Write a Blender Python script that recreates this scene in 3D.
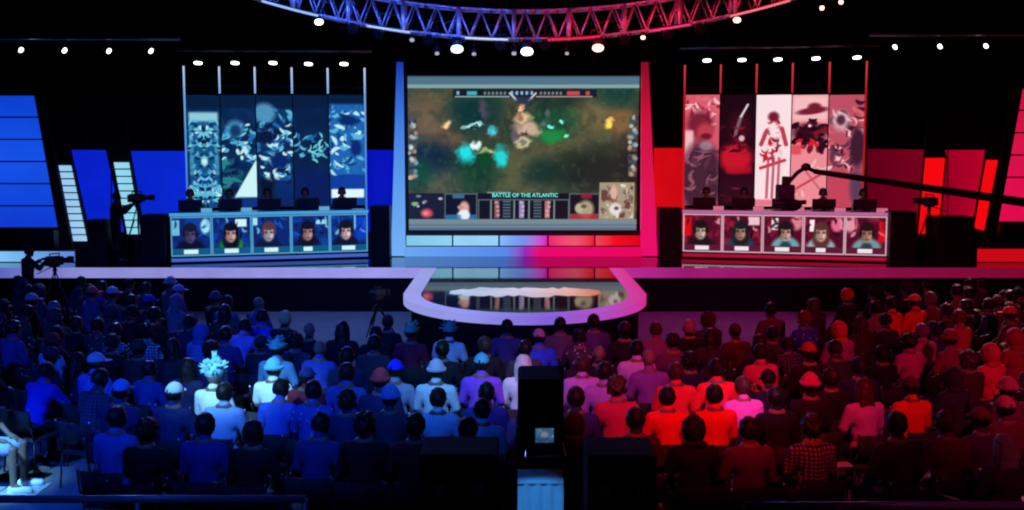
import bpy, bmesh, math, random
import numpy as np
from mathutils import Vector, Matrix, Euler, noise as mnoise

random.seed(7)
for _o in list(bpy.data.objects):
    bpy.data.objects.remove(_o)
SC = bpy.context.scene
COL = SC.collection
R_ = math.radians

# ------------------------------------------------------------------ camera
FPX, HOR, CAMZ = 1100.0, 142.0, 4.0
PITCH = math.atan((255.0 - HOR) / FPX)
cam_data = bpy.data.cameras.new('camera')
cam_data.sensor_width = 36.0
cam_data.lens = 36.0 * FPX / 1024.0
cam_data.clip_end = 200
cam = bpy.data.objects.new('camera', cam_data)
COL.objects.link(cam)
cam.location = (0, 0, CAMZ)
cam.rotation_euler = (math.pi / 2 - PITCH, 0, 0)
SC.camera = cam

# ------------------------------------------------------------------ world, colour management
world = bpy.data.worlds.new('hall_dark')
SC.world = world
world.use_nodes = True
world.node_tree.nodes['Background'].inputs[0].default_value = (0.05, 0.08, 0.4, 1)
world.node_tree.nodes['Background'].inputs[1].default_value = 0.012
SC.view_settings.view_transform = 'Standard'
SC.view_settings.look = 'None'
SC.view_settings.gamma = 1.0
SC.view_settings.use_curve_mapping = False
SC.view_settings.exposure = 0.0
SC.cycles.pixel_filter_type = 'BLACKMAN_HARRIS'
SC.cycles.filter_width = 2.1
SC.cycles.max_bounces = 5
SC.cycles.diffuse_bounces = 2
SC.cycles.glossy_bounces = 3
SC.cycles.sample_clamp_indirect = 3.0

def spot(name, loc, target, color, power, size_deg, blend=0.5, radius=0.25):
    l = bpy.data.lights.new(name, 'SPOT')
    l.color = color; l.energy = power; l.spot_size = R_(size_deg); l.spot_blend = blend
    l.shadow_soft_size = radius
    o = bpy.data.objects.new(name, l); COL.objects.link(o)
    o.location = loc
    o.rotation_euler = (Vector(target) - Vector(loc)).to_track_quat('-Z', 'Y').to_euler()
    return o

BLUE = (0.01, 0.09, 1.0); RED = (1.0, 0.02, 0.07)
# washes thrown over the crowd from the rear of the hall
spot('blue_wash_light', (-6.5, 1.0, 9.0), (-5.6, 17.5, 1), BLUE, 4800, 40, 0.8)
spot('blue_wash_light', (-2.5, 2.0, 9.0), (-2.2, 14.3, 1), (0.015, 0.13, 1.0), 3900, 30, 0.9)
spot('red_wash_light', (2.8, 3.0, 9.0), (2.1, 13.0, 1), (1.0, 0.02, 0.03), 4200, 24, 0.7)
spot('red_wash_light', (7.5, 1.0, 9.0), (6.0, 17.5, 1), (1.0, 0.03, 0.16), 3400, 38, 0.8)
spot('violet_wash_light', (0.5, 2.5, 9.0), (0.9, 13.5, 1), (0.4, 0.2, 1.0), 1300, 16, 0.9)
spot('unseen_cyan_spot', (-5.0, 3.5, 9.0), (-3.2, 13.1, 1), (0.35, 0.85, 1.0), 9500, 9.5, 1.0)  # unseen spot added to brighten the white shirts round the spiky hat
spot('unseen_cyan_spot', (-7.0, 5.0, 9.0), (-6.1, 12.5, 0), (0.25, 0.8, 1.0), 10000, 8, 0.7)
spot('unseen_cyan_spot', (-1.5, 3.0, 9.0), (-0.7, 13.6, 1), (0.2, 0.6, 1.0), 4600, 12, 1.0)  # second unseen spot added for the pale shirts near the middle
spot('corner_blue_light', (-7.5, 5.0, 9.0), (-6.0, 12.2, 0), BLUE, 4500, 16, 0.6)
spot('unseen_magenta_spot', (3.6, 3.5, 9.0), (2.6, 12.4, 1), (1.0, 0.25, 0.9), 4000, 6, 0.9)  # narrow unseen spot added to lift the hot pink shirt
# back light from over the stage edge, rimming heads and shoulders
for _x, _c, _p in ((-8.5, (0.16, 0.26, 1.0), 2200), (-3.5, (0.06, 0.16, 1.0), 1000), (4.6, (1.0, 0.1, 0.4), 900), (9.2, (1.0, 0.42, 0.5), 4200)):
    spot('rim_light', (_x, 25.3, 5.8), (_x * (0.75 if _x < 0 else 1.0), 15.5, 0.8), _c, _p, 62 if _x < 0 else 40, 0.7)
spot('floor_fill_spot', (-4.0, 22.5, 6.0), (-4.0, 23.6, 0), (0.12, 0.28, 1.0), 900, 60, 0.6)  # unseen spots added to brighten the open floor before the stage
spot('floor_fill_spot', (4.8, 22.5, 6.0), (4.8, 23.6, 0), (0.7, 0.03, 0.6), 600, 60, 0.6)
spot('rail_fill_spot', (-4.0, 5.5, 6.0), (-3.6, 9.4, 0.8), BLUE, 240, 50, 0.8)  # unseen low spots added to tint the barrier rails
spot('rail_fill_spot', (5.2, 5.5, 6.0), (5.0, 9.4, 0.8), (0.8, 0.06, 0.3), 130, 40, 0.8)
# stage floor and truss washes
spot('stage_wash_light', (-3.2, 19.0, 7.4), (-4.5, 26.5, 1), (0.05, 0.15, 1.0), 420, 60, 0.8)
spot('stage_wash_light', (4.0, 19.0, 7.4), (5.2, 26.5, 1), (1.0, 0.02, 0.15), 420, 60, 0.8)

# ------------------------------------------------------------------ pixel <-> place
_cp, _sp = math.cos(PITCH), math.sin(PITCH)
def ray(px, py):
    dx, dy = (px - 512.0) / FPX, (255.0 - py) / FPX
    return Vector((dx, _cp + _sp * dy, -_sp + _cp * dy))
def on_z(px, py, z):
    r = ray(px, py); t = (z - CAMZ) / r.z
    return Vector((r.x * t, r.y * t, z))
def on_y(px, py, y):
    r = ray(px, py); t = y / r.y
    return Vector((r.x * t, y, CAMZ + r.z * t))
def to_px(p):
    v = Vector(p) - Vector((0, 0, CAMZ))
    f = v.y * _cp - v.z * _sp; u = v.y * _sp + v.z * _cp
    return 512 + FPX * v.x / f, 255 - FPX * u / f

# ------------------------------------------------------------------ materials
def lin(c):
    return tuple(((x / 255.0) / 12.92 if x / 255.0 <= 0.04045 else ((x / 255.0 + 0.055) / 1.055) ** 2.4) for x in c)
MATS = {}
def mat(name, color=(0.5, 0.5, 0.5), rough=0.6, metal=0.0, spec=0.5, bump=0.0, scale=20, vary=0.0):
    if name in MATS: return MATS[name]
    m = bpy.data.materials.new(name); m.use_nodes = True; nt = m.node_tree
    b = nt.nodes['Principled BSDF']
    b.inputs['Base Color'].default_value = (*color, 1); b.inputs['Roughness'].default_value = rough
    b.inputs['Metallic'].default_value = metal; b.inputs['Specular IOR Level'].default_value = spec
    if bump or vary:
        tc = nt.nodes.new('ShaderNodeTexCoord'); n = nt.nodes.new('ShaderNodeTexNoise')
        n.inputs['Scale'].default_value = scale; n.inputs['Detail'].default_value = 4
        nt.links.new(tc.outputs['Object'], n.inputs['Vector'])
        if vary:
            mx = nt.nodes.new('ShaderNodeMixRGB'); mx.blend_type = 'MULTIPLY'; mx.inputs[0].default_value = vary
            mx.inputs[1].default_value = (*color, 1); nt.links.new(n.outputs['Fac'], mx.inputs[2])
            nt.links.new(mx.outputs[0], b.inputs['Base Color'])
        if bump:
            bp = nt.nodes.new('ShaderNodeBump'); bp.inputs['Strength'].default_value = bump; bp.inputs['Distance'].default_value = 0.01
            nt.links.new(n.outputs['Fac'], bp.inputs['Height']); nt.links.new(bp.outputs[0], b.inputs['Normal'])
    MATS[name] = m
    return m
def emit(name, color, strength=1.0):
    if name in MATS: return MATS[name]
    m = bpy.data.materials.new(name); m.use_nodes = True
    b = m.node_tree.nodes['Principled BSDF']
    b.inputs['Base Color'].default_value = (0.02, 0.02, 0.02, 1)
    b.inputs['Emission Color'].default_value = (*color, 1); b.inputs['Emission Strength'].default_value = strength
    MATS[name] = m
    return m
def emit_ramp(name, axis, lo, hi, stops, strength=1.0, noise_amt=0.0):
    """emission whose colour runs along a world axis"""
    m = bpy.data.materials.new(name); m.use_nodes = True; nt = m.node_tree
    b = nt.nodes['Principled BSDF']; b.inputs['Base Color'].default_value = (0.05, 0.05, 0.05, 1)
    g = nt.nodes.new('ShaderNodeNewGeometry'); s = nt.nodes.new('ShaderNodeSeparateXYZ'); mr = nt.nodes.new('ShaderNodeMapRange')
    cr = nt.nodes.new('ShaderNodeValToRGB')
    mr.inputs['From Min'].default_value = lo; mr.inputs['From Max'].default_value = hi
    nt.links.new(g.outputs['Position'], s.inputs[0]); nt.links.new(s.outputs['XYZ'.index(axis)], mr.inputs['Value'])
    nt.links.new(mr.outputs[0], cr.inputs[0])
    e = cr.color_ramp.elements
    while len(e) < len(stops): e.new(0.5)
    for el, (p, c) in zip(e, stops):
        el.position = p; el.color = (*lin(c), 1)
    out = cr.outputs[0]
    nt.links.new(out, b.inputs['Emission Color']); b.inputs['Emission Strength'].default_value = strength
    if noise_amt:
        n = nt.nodes.new('ShaderNodeTexNoise'); n.inputs['Scale'].default_value = 1.3
        m2 = nt.nodes.new('ShaderNodeMapRange'); m2.inputs['To Min'].default_value = strength * (1 - noise_amt); m2.inputs['To Max'].default_value = strength * (1 + noise_amt)
        nt.links.new(g.outputs['Position'], n.inputs['Vector']); nt.links.new(n.outputs['Fac'], m2.inputs['Value'])
        nt.links.new(m2.outputs[0], b.inputs['Emission Strength'])
    MATS[name] = m
    return m
def tinted(name, rough=0.8, pattern=None, bump=0.3):
    """cloth or hair whose own dye colour is set on each object"""
    m = bpy.data.materials.new(name); m.use_nodes = True; nt = m.node_tree
    b = nt.nodes['Principled BSDF']; b.inputs['Roughness'].default_value = rough; b.inputs['Specular IOR Level'].default_value = 0.25
    oi = nt.nodes.new('ShaderNodeObjectInfo'); src = oi.outputs['Color']
    tc = nt.nodes.new('ShaderNodeTexCoord')
    if pattern == 'check':
        ws = []
        for d in ('X', 'Z'):
            w = nt.nodes.new('ShaderNodeTexWave'); w.bands_direction = d; w.inputs['Scale'].default_value = 8.0
            nt.links.new(tc.outputs['Object'], w.inputs['Vector']); ws.append(w)
        mu = nt.nodes.new('ShaderNodeMath'); mu.operation = 'MULTIPLY'
        nt.links.new(ws[0].outputs['Fac'], mu.inputs[0]); nt.links.new(ws[1].outputs['Fac'], mu.inputs[1])
        mx = nt.nodes.new('ShaderNodeMixRGB'); nt.links.new(mu.outputs[0], mx.inputs[0]); nt.links.new(src, mx.inputs[2])
        mx.inputs[1].default_value = (0.02, 0.03, 0.08, 1); src = mx.outputs[0]
    elif pattern == 'blotch':
        v = nt.nodes.new('ShaderNodeTexVoronoi'); v.inputs['Scale'].default_value = 14
        nt.links.new(tc.outputs['Object'], v.inputs['Vector'])
        cr = nt.nodes.new('ShaderNodeValToRGB'); cr.color_ramp.elements[0].position = 0.16; cr.color_ramp.elements[1].position = 0.24
        nt.links.new(v.outputs['Distance'], cr.inputs[0])
        mx = nt.nodes.new('ShaderNodeMixRGB'); nt.links.new(cr.outputs[0], mx.inputs[0]); nt.links.new(src, mx.inputs[2])
        mx.inputs[1].default_value = (0.55, 0.55, 0.6, 1); src = mx.outputs[0]
    n = nt.nodes.new('ShaderNodeTexNoise'); n.inputs['Scale'].default_value = 9; nt.links.new(tc.outputs['Object'], n.inputs['Vector'])
    bp = nt.nodes.new('ShaderNodeBump'); bp.inputs['Strength'].default_value = bump; bp.inputs['Distance'].default_value = 0.02
    nt.links.new(n.outputs['Fac'], bp.inputs['Height']); nt.links.new(bp.outputs[0], b.inputs['Normal'])
    nt.links.new(src, b.inputs['Base Color'])
    MATS[name] = m
    return m
def screen_mat(name, strength=1.0):
    if name in MATS: return MATS[name]
    m = bpy.data.materials.new(name); m.use_nodes = True; nt = m.node_tree
    b = nt.nodes['Principled BSDF']; b.inputs['Base Color'].default_value = (0.01, 0.01, 0.01, 1); b.inputs['Roughness'].default_value = 0.4
    a = nt.nodes.new('ShaderNodeAttribute'); a.attribute_name = 'picture'
    nt.links.new(a.outputs['Color'], b.inputs['Emission Color']); b.inputs['Emission Strength'].default_value = strength
    MATS[name] = m
    return m

# ------------------------------------------------------------------ mesh building
class MB:
    def __init__(self): self.bm = bmesh.new()
    def box(self, lo, hi, M=None, bevel=0.0):
        lo = Vector(lo); hi = Vector(hi)
        r = bmesh.ops.create_cube(self.bm, size=1.0)
        bmesh.ops.scale(self.bm, vec=hi - lo, verts=r['verts']); bmesh.ops.translate(self.bm, vec=(lo + hi) / 2, verts=r['verts'])
        if M is not None: bmesh.ops.transform(self.bm, matrix=M, verts=r['verts'])
        if bevel:
            es = set(e for v in r['verts'] for e in v.link_edges)
            bmesh.ops.bevel(self.bm, geom=list(es), offset=bevel, segments=2, affect='EDGES', profile=0.5)
        return self
    def hexa(self, p):   # 8 corner points, bottom ring then top ring
        v = [self.bm.verts.new(q) for q in p]
        for f in ((3, 2, 1, 0), (4, 5, 6, 7), (0, 1, 5, 4), (1, 2, 6, 5), (2, 3, 7, 6), (3, 0, 4, 7)):
            self.bm.faces.new([v[i] for i in f])
        return self
    def cyl(self, a, b, r, r2=None, seg=12):
        a = Vector(a); b = Vector(b); d = b - a
        res = bmesh.ops.create_cone(self.bm, cap_ends=True, segments=seg, radius1=r, radius2=r if r2 is None else r2, depth=d.length)
        q = d.to_track_quat('Z', 'Y').to_matrix().to_4x4()
        bmesh.ops.transform(self.bm, matrix=Matrix.Translation((a + b) / 2) @ q, verts=res['verts'])
        return self
    def tube(self, pts, r, seg=8):
        for a, b in zip(pts[:-1], pts[1:]): self.cyl(a, b, r, seg=seg)
        for p in pts[1:-1]: self.ell(p, (r, r, r), sub=1)
        return self
    def ell(self, c, r, rot=None, sub=2):
        res = bmesh.ops.create_icosphere(self.bm, subdivisions=sub, radius=1.0)
        M = Matrix.Translation(Vector(c)) @ (rot.to_matrix().to_4x4() if rot else Matrix()) @ Matrix.Diagonal((*r, 1))
        bmesh.ops.transform(self.bm, matrix=M, verts=res['verts'])
        return self
    def bone(self, a, b, ra, rb, seg=12):
        a = Vector(a); b = Vector(b); d = b - a; L = max(d.length, 1e-4)
        q = d.to_track_quat('Z', 'Y').to_matrix()
        rings = []
        prof = [(-ra * math.cos(t), ra * math.sin(t)) for t in (0.35, 0.8, 1.25)] + [(0, ra), (L, rb)] + [(L + rb * math.cos(t), rb * math.sin(t)) for t in (1.25, 0.8, 0.35)]
        for z, r in prof:
            rings.append([self.bm.verts.new(a + q @ Vector((r * math.cos(k * 2 * math.pi / seg), r * math.sin(k * 2 * math.pi / seg), z))) for k in range(seg)])
        v0 = self.bm.verts.new(a + q @ Vector((0, 0, -ra))); v1 = self.bm.verts.new(a + q @ Vector((0, 0, L + rb)))
        for i in range(len(rings) - 1):
            for k in range(seg):
                k2 = (k + 1) % seg
                self.bm.faces.new((rings[i][k], rings[i][k2], rings[i + 1][k2], rings[i + 1][k]))
        for k in range(seg):
            k2 = (k + 1) % seg
            self.bm.faces.new((v0, rings[0][k2], rings[0][k])); self.bm.faces.new((v1, rings[-1][k], rings[-1][k2]))
        return self
    def prism(self, pts, vec):  # polygon pts extruded by vec
        n = len(pts); vec = Vector(vec)
        a = [self.bm.verts.new(p) for p in pts]; b = [self.bm.verts.new(Vector(p) + vec) for p in pts]
        self.bm.faces.new(a[::-1]); self.bm.faces.new(b)
        for i in range(n):
            j = (i + 1) % n; self.bm.faces.new((a[i], a[j], b[j], b[i]))
        return self
    def mesh(self, name, smooth=False):
        bmesh.ops.recalc_face_normals(self.bm, faces=self.bm.faces)
        me = bpy.data.meshes.new(name); self.bm.to_mesh(me); self.bm.free()
        if smooth:
            for p in me.polygons: p.use_smooth = True
        return me
    def build(self, name, material, parent=None, smooth=False, M=None):
        me = self.mesh(name, smooth); me.materials.append(material)
        o = bpy.data.objects.new(name, me); COL.objects.link(o)
        if parent is not None: o.parent = parent
        if M is not None: o.matrix_local = M
        return o
def tag(o, label=None, cat=None, group=None, kind=None):
    if label: o['label'] = label
    if cat: o['category'] = cat
    if group: o['group'] = group
    if kind: o['kind'] = kind
    return o
def thing(name, label, cat, loc=(0, 0, 0), rz=0.0, group=None):
    o = bpy.data.objects.new(name, None); COL.objects.link(o)
    o.location = loc; o.rotation_euler = (0, 0, rz); o.empty_display_size = 0.2
    return tag(o, label, cat, group)
def struct(name, mb, m, smooth=False):
    o = mb.build(name, m, smooth=smooth); o['kind'] = 'structure'; return o
def copy_obj(o, parent=None):
    c = o.copy(); COL.objects.link(c)
    if parent is not None: c.parent = parent
    return c
ORD = ['first', 'second', 'third', 'fourth', 'fifth', 'sixth', 'seventh', 'eighth', 'ninth', 'tenth', 'eleventh', 'twelfth', 'thirteenth', 'fourteenth']

# ------------------------------------------------------------------ pictures shown on screens
class Pic:
    def __init__(self, w, h, bg, k=1.0, x0=0, y0=0):
        self.k = k; self.x0 = x0; self.y0 = y0
        self.W = int(round(w * k)) + 1; self.H = int(round(h * k)) + 1
        self.a = np.zeros((self.H, self.W, 3)) + np.array(bg, float)
        yy, xx = np.mgrid[0:self.H, 0:self.W]
        self.X = xx / k + x0; self.Y = yy / k + y0
    def mix(self, m, col):
        m = np.clip(m, 0, 1)[..., None]; self.a = self.a * (1 - m) + np.array(col, float) * m
        return self
    def ell(self, cx, cy, rx, ry, col, soft=0.3, rot=0, al=1.0):
        c, s = math.cos(rot), math.sin(rot); dx = self.X - cx; dy = self.Y - cy
        d = np.sqrt(((dx * c + dy * s) / rx) ** 2 + ((-dx * s + dy * c) / ry) ** 2)
        return self.mix(al * np.clip((1 - d) / max(soft, 1e-3) + 0.5, 0, 1), col)
    def rect(self, xa, ya, xb, yb, col, soft=0.4, al=1.0):
        m = np.clip((self.X - xa) / soft + 0.5, 0, 1) * np.clip((xb - self.X) / soft + 0.5, 0, 1) * np.clip((self.Y - ya) / soft + 0.5, 0, 1) * np.clip((yb - self.Y) / soft + 0.5, 0, 1)
        return self.mix(al * m, col)
    def line(self, xa, ya, xb, yb, w, col, al=1.0):
        dx, dy = xb - xa, yb - ya; L = dx * dx + dy * dy + 1e-9
        t = np.clip(((self.X - xa) * dx + (self.Y - ya) * dy) / L, 0, 1)
        d = np.hypot(self.X - xa - t * dx, self.Y - ya - t * dy)
        return self.mix(al * np.clip((w - d) / 0.7 + 0.5, 0, 1), col)
    def noise(self, scale, seed, octv=4):
        rng = np.random.RandomState(seed); out = np.zeros_like(self.X); amp = 1.0; tot = 0
        for o in range(octv):
            n = 64; g = rng.rand(n, n); u = (self.X / scale * (2 ** o)) % (n - 1); v = (self.Y / scale * (2 ** o)) % (n - 1)
            i = u.astype(int); j = v.astype(int); fu = u - i; fv = v - j
            fu = fu * fu * (3 - 2 * fu); fv = fv * fv * (3 - 2 * fv)
            i2 = (i + 1) % n; j2 = (j + 1) % n
            out += amp * ((g[j, i] * (1 - fu) + g[j, i2] * fu) * (1 - fv) + (g[j2, i] * (1 - fu) + g[j2, i2] * fu) * fv)
            tot += amp; amp *= 0.55
        return out / tot
    def grid(self, name, origin, ux, uz, material, parent=None, thick=0.03):
        """a lit picture surface: origin = top-left corner, ux along the width, uz down the height; closed at the back"""
        H, W = self.H, self.W; n = H * W
        origin = Vector(origin); ux = Vector(ux); uz = Vector(uz)
        nrm = ux.cross(uz).normalized()
        s = np.linspace(0, 1, W); t = np.linspace(0, 1, H)
        P = np.array(origin)[None, None, :] + s[None, :, None] * np.array(ux)[None, None, :] + t[:, None, None] * np.array(uz)[None, None, :]
        verts = P.reshape(-1, 3)
        back = verts[[0, W - 1, n - 1, n - W]] + np.array(nrm)[None, :] * thick
        faces = []
        idx = np.arange(n).reshape(H, W)
        q = np.stack([idx[1:, :-1], idx[1:, 1:], idx[:-1, 1:], idx[:-1, :-1]], -1).reshape(-1, 4).tolist()
        b0, b1, b2, b3 = n, n + 1, n + 2, n + 3
        q += [[b0, b1, b2, b3]]
        q += [idx[0].tolist() + [b1, b0], idx[:, -1].tolist() + [b2, b1], idx[-1][::-1].tolist() + [b3, b2], idx[:, 0][::-1].tolist() + [b0, b3]]
        me = bpy.data.meshes.new(name)
        me.from_pydata(np.concatenate([verts, back]).tolist(), [], q)
        at = me.attributes.new('picture', 'FLOAT_COLOR', 'POINT')
        c = np.clip(self.a.reshape(-1, 3) / 255.0, 0, 1)
        c = np.where(c <= 0.04045, c / 12.92, ((c + 0.055) / 1.055) ** 2.4)
        full = np.zeros((n + 4, 4)); full[:, 3] = 1; full[:n, :3] = c
        at.data.foreach_set('color', full.ravel())
        me.materials.append(material); me.update()
        o = bpy.data.objects.new(name, me); COL.objects.link(o)
        if parent is not None: o.parent = parent
        return o
def text_obj(name, s, size, loc, rot, material, parent=None):
    cu = bpy.data.curves.new(name, 'FONT'); cu.body = s; cu.size = size; cu.align_x = 'CENTER'; cu.align_y = 'CENTER'; cu.extrude = 0.003; cu.offset = size * 0.02
    t = bpy.data.objects.new(name, cu); COL.objects.link(t)
    dg = bpy.context.evaluated_depsgraph_get(); dg.update()
    me = bpy.data.meshes.new_from_object(t.evaluated_get(dg)); bpy.data.objects.remove(t)
    me.materials.clear(); me.materials.append(material)
    o = bpy.data.objects.new(name, me); COL.objects.link(o); o.location = loc; o.rotation_euler = rot
    if parent is not None: o.parent = parent
    return o
# ================================================================== THE HALL
SZ = 1.04                                   # stage height
XC = 0.33                                   # middle of the stage
YF = on_z(512, 268, SZ).y                   # stage front edge
m_dark = mat('black_drape', (0.006, 0.006, 0.009), 0.95, spec=0.1, bump=0.2, scale=3)
m_floor = mat('hall_floor_carpet', (0.2, 0.2, 0.22), 0.7, spec=0.3, vary=0.35, scale=1.2, bump=0.2)
m_ceil = mat('ceiling_black', (0.01, 0.01, 0.012), 0.95)
m_black = mat('black_plastic', (0.012, 0.012, 0.014), 0.5)
m_blackm = mat('black_metal', (0.02, 0.02, 0.022), 0.4, metal=0.6)
m_steel = mat('steel_grey', (0.35, 0.36, 0.38), 0.35, metal=0.9)
m_alu = mat('truss_aluminium', (0.75, 0.75, 0.78), 0.38, metal=0.6)
m_gloss = mat('stage_gloss_black', (0.012, 0.014, 0.02), 0.045, spec=0.9)
m_rim = None
struct('floor', MB().box((-17, -3, -0.2), (17, 34, 0)), m_floor)
struct('ceiling', MB().box((-17, -3, 11), (17, 34, 11.2)), m_ceil)
struct('wall_left', MB().box((-17.2, -3, 0), (-17, 34, 11)), m_dark)
struct('wall_right', MB().box((17, -3, 0), (17.2, 34, 11)), m_dark)
struct('wall_rear', MB().box((-17, -3.2, 0), (17, -3, 11)), m_dark)
struct('wall_back', MB().box((-17, 33.8, 0), (17, 34, 11)), m_dark)
# folded drape in front of the back wall
mb = MB(); n = 260; pts_f = []
for i in range(n + 1):
    x = -16.8 + 33.6 * i / n
    pts_f.append((x, 33.2 + 0.12 * math.sin(x * 7) + 0.05 * math.sin(x * 17.3)))
for (x0, y0), (x1, y1) in zip(pts_f[:-1], pts_f[1:]):
    mb.hexa([(x0, y0, 0), (x1, y1, 0), (x1, y1 + .04, 0), (x0, y0 + .04, 0), (x0, y0, 10.9), (x1, y1, 10.9), (x1, y1 + .04, 10.9), (x0, y0 + .04, 10.9)])
drape = mb.build('stage_curtain', m_dark)
tag(drape, 'black folded curtain hanging behind the whole stage', 'curtain')

# ------------------------------------------------------------------ stage
stage = thing('stage', 'wide glossy black stage with a lit front edge strip', 'stage', (0, 0, 0))
MB().box((-16.5, YF + 0.06, 0), (16.5, 33, SZ)).build('stage_deck', m_gloss, stage)
MB().box((-16.5, YF + 0.0, 0), (16.5, YF + 0.058, SZ - 0.235)).build('stage_fascia', m_dark, stage)
m_trim = emit_ramp('stage_edge_led', 'X', -13, 13, [(0, (70, 90, 200)), (0.12, (150, 150, 225)), (0.4, (165, 160, 245)), (0.6, (190, 45, 160)), (0.66, (160, 28, 115)), (0.85, (140, 15, 70)), (1, (125, 5, 40))], 0.85, 0.2)
RXo, RYo, YS = 2.38, 3.0, 21.55
XT = 0.25             # thrust: half width, front reach, where the curve starts
mb = MB()
mb.box((-16.5, YF - 0.03, SZ - 0.235), (XT - RXo - .02, YF + 0.06, SZ + 0.004), bevel=0.01)
mb.box((XT + RXo + .02, YF - 0.03, SZ - 0.235), (16.5, YF + 0.06, SZ + 0.004), bevel=0.01)
mb.build('edge_strip', m_trim, stage)
thrust = thing('thrust_stage', 'rounded glossy platform with a thick rim of painted light in front of the stage', 'stage', (XT, YS, 0))
def ucurve(rx, ry, n=40, yb=YF - YS):
    p = [(-rx, yb)]
    for i in range(n + 1):
        t = math.pi + math.pi * i / n
        p.append((rx * math.cos(t), ry * math.sin(t)))
    return p + [(rx, yb)]
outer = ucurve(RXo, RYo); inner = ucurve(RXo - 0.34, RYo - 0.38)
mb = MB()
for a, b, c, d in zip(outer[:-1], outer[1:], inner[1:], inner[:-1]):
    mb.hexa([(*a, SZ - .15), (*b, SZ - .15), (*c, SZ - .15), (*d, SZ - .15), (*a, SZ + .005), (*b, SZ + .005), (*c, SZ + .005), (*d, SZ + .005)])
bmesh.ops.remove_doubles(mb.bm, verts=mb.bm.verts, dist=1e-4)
m_rimpaint = emit_ramp('thrust_rim_painted_light', 'X', XC - 2.5, XC + 2.5, [(0, (165, 170, 240)), (0.3, (160, 160, 250)), (0.55, (140, 105, 235)), (0.75, (190, 85, 215)), (0.92, (225, 55, 165)), (1, (225, 30, 120))], 0.8, 0.1)  # coloured stage light on the white rim, painted as emission
mb.build('painted_light_rim', m_rimpaint, thrust, smooth=False)
mb = MB(); mb.prism([(x, y, SZ - .02) for x, y in inner], (0, 0, 0.018)); mb.build('platform_top', m_gloss, thrust)
inn2 = ucurve(RXo - 0.15, RYo - 0.2)
mb = MB(); mb.prism([(x, y, 0.0) for x, y in inn2], (0, 0, SZ - .16)); mb.build('platform_skirt', m_dark, thrust)
# white printed floor graphic, light on it painted in as emission
g = []
rnd = random.Random(3)
pa, pb = on_z(450, 292, SZ), on_z(600, 292, SZ)
ya, yb_ = on_z(512, 296.5, SZ).y, on_z(512, 288, SZ).y
N = 26
top = []; bot = []
for i in range(N + 1):
    f = i / N; x = pa.x + (pb.x - pa.x) * f
    tap = min(1, 0.35 + 5 * min(f, 1 - f))
    top.append((x, (ya + yb_) / 2 + (yb_ - ya) / 2 * tap * rnd.uniform(.6, 1.15), SZ + .002)); bot.append((x, (ya + yb_) / 2 - (yb_ - ya) / 2 * tap * rnd.uniform(.6, 1.2), SZ + .002))
mb = MB(); mb.prism(bot + top[::-1], (0, 0, 0.004))
m_dec = emit_ramp('floor_graphic_painted_light', 'X', pa.x, pb.x, [(0, (190, 215, 255)), (0.5, (225, 215, 240)), (0.8, (250, 190, 180)), (1, (240, 120, 95))], 0.75, 0.3)
fg = mb.build('floor_graphic', m_dec); tag(fg, 'long pale graphic with painted light on the top of the rounded platform', 'floor graphic')

# ------------------------------------------------------------------ central screen and its glowing portal
YP = on_z(512, 257, SZ).y                   # plane of the portal
def w(px, py, y): p = on_y(px, py, y); return p
screen = thing('projection_screen', 'giant centre screen showing an overhead view of a forest battle game', 'screen', (XC, YP + .5, SZ))
YSn = YP + 0.5
tl = on_y(407.5, 76, YSn); tr = on_y(639.5, 76, YSn); bl = on_y(407.5, 230, YSn)
pic = Pic(232, 154, (60, 58, 45), 2.0, 407.5, 76)
n1 = pic.noise(26, 1); n2 = pic.noise(9, 2); n3 = pic.noise(40, 5, 2)
pic.mix(np.clip((n1 - 0.45) * 4, 0, 1) * .6, (22, 56, 42)); pic.mix(np.clip((n2 - 0.55) * 4, 0, 1) * .3, (92, 84, 56))
for e in ((425, 118, 26, 26, (88, 74, 55)), (585, 115, 34, 22, (96, 84, 58)), (520, 175, 36, 24, (72, 76, 52)), (560, 140, 34, 20, (76, 74, 52)), (445, 180, 26, 12, (70, 74, 56)), (622, 120, 14, 14, (105, 78, 50)), (445, 140, 16, 12, (98, 74, 52))):
    pic.ell(*e[:4], e[4], soft=.9, al=.95)
for e in ((475, 112, 26, 17, (10, 45, 48)), (430, 156, 26, 17, (10, 32, 48)), (478, 168, 22, 24, (14, 52, 32)), (595, 170, 36, 22, (14, 30, 28)), (555, 118, 22, 20, (10, 62, 42)), (545, 172, 18, 14, (12, 40, 36)), (618, 92, 22, 14, (16, 55, 50)), (560, 98, 30, 10, (30, 42, 38)), (418, 172, 16, 14, (18, 62, 44)), (635, 165, 16, 26, (12, 26, 26))):
    pic.ell(*e[:4], e[4], soft=1.0, al=.85)
pic.mix(np.clip((pic.noise(8, 21) - 0.5) * 4, 0, 1) * .3, (8, 30, 26)); pic.mix(np.clip((pic.noise(5, 8) - .56) * 5, 0, 1) * .16, (110, 125, 85))
_X, _Y = pic.X, pic.Y; _w1, _w2 = pic.noise(6, 61, 3), pic.noise(6, 62, 3); pic.X = _X + 9 * (_w1 - .5); pic.Y = _Y + 9 * (_w2 - .5)
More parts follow.
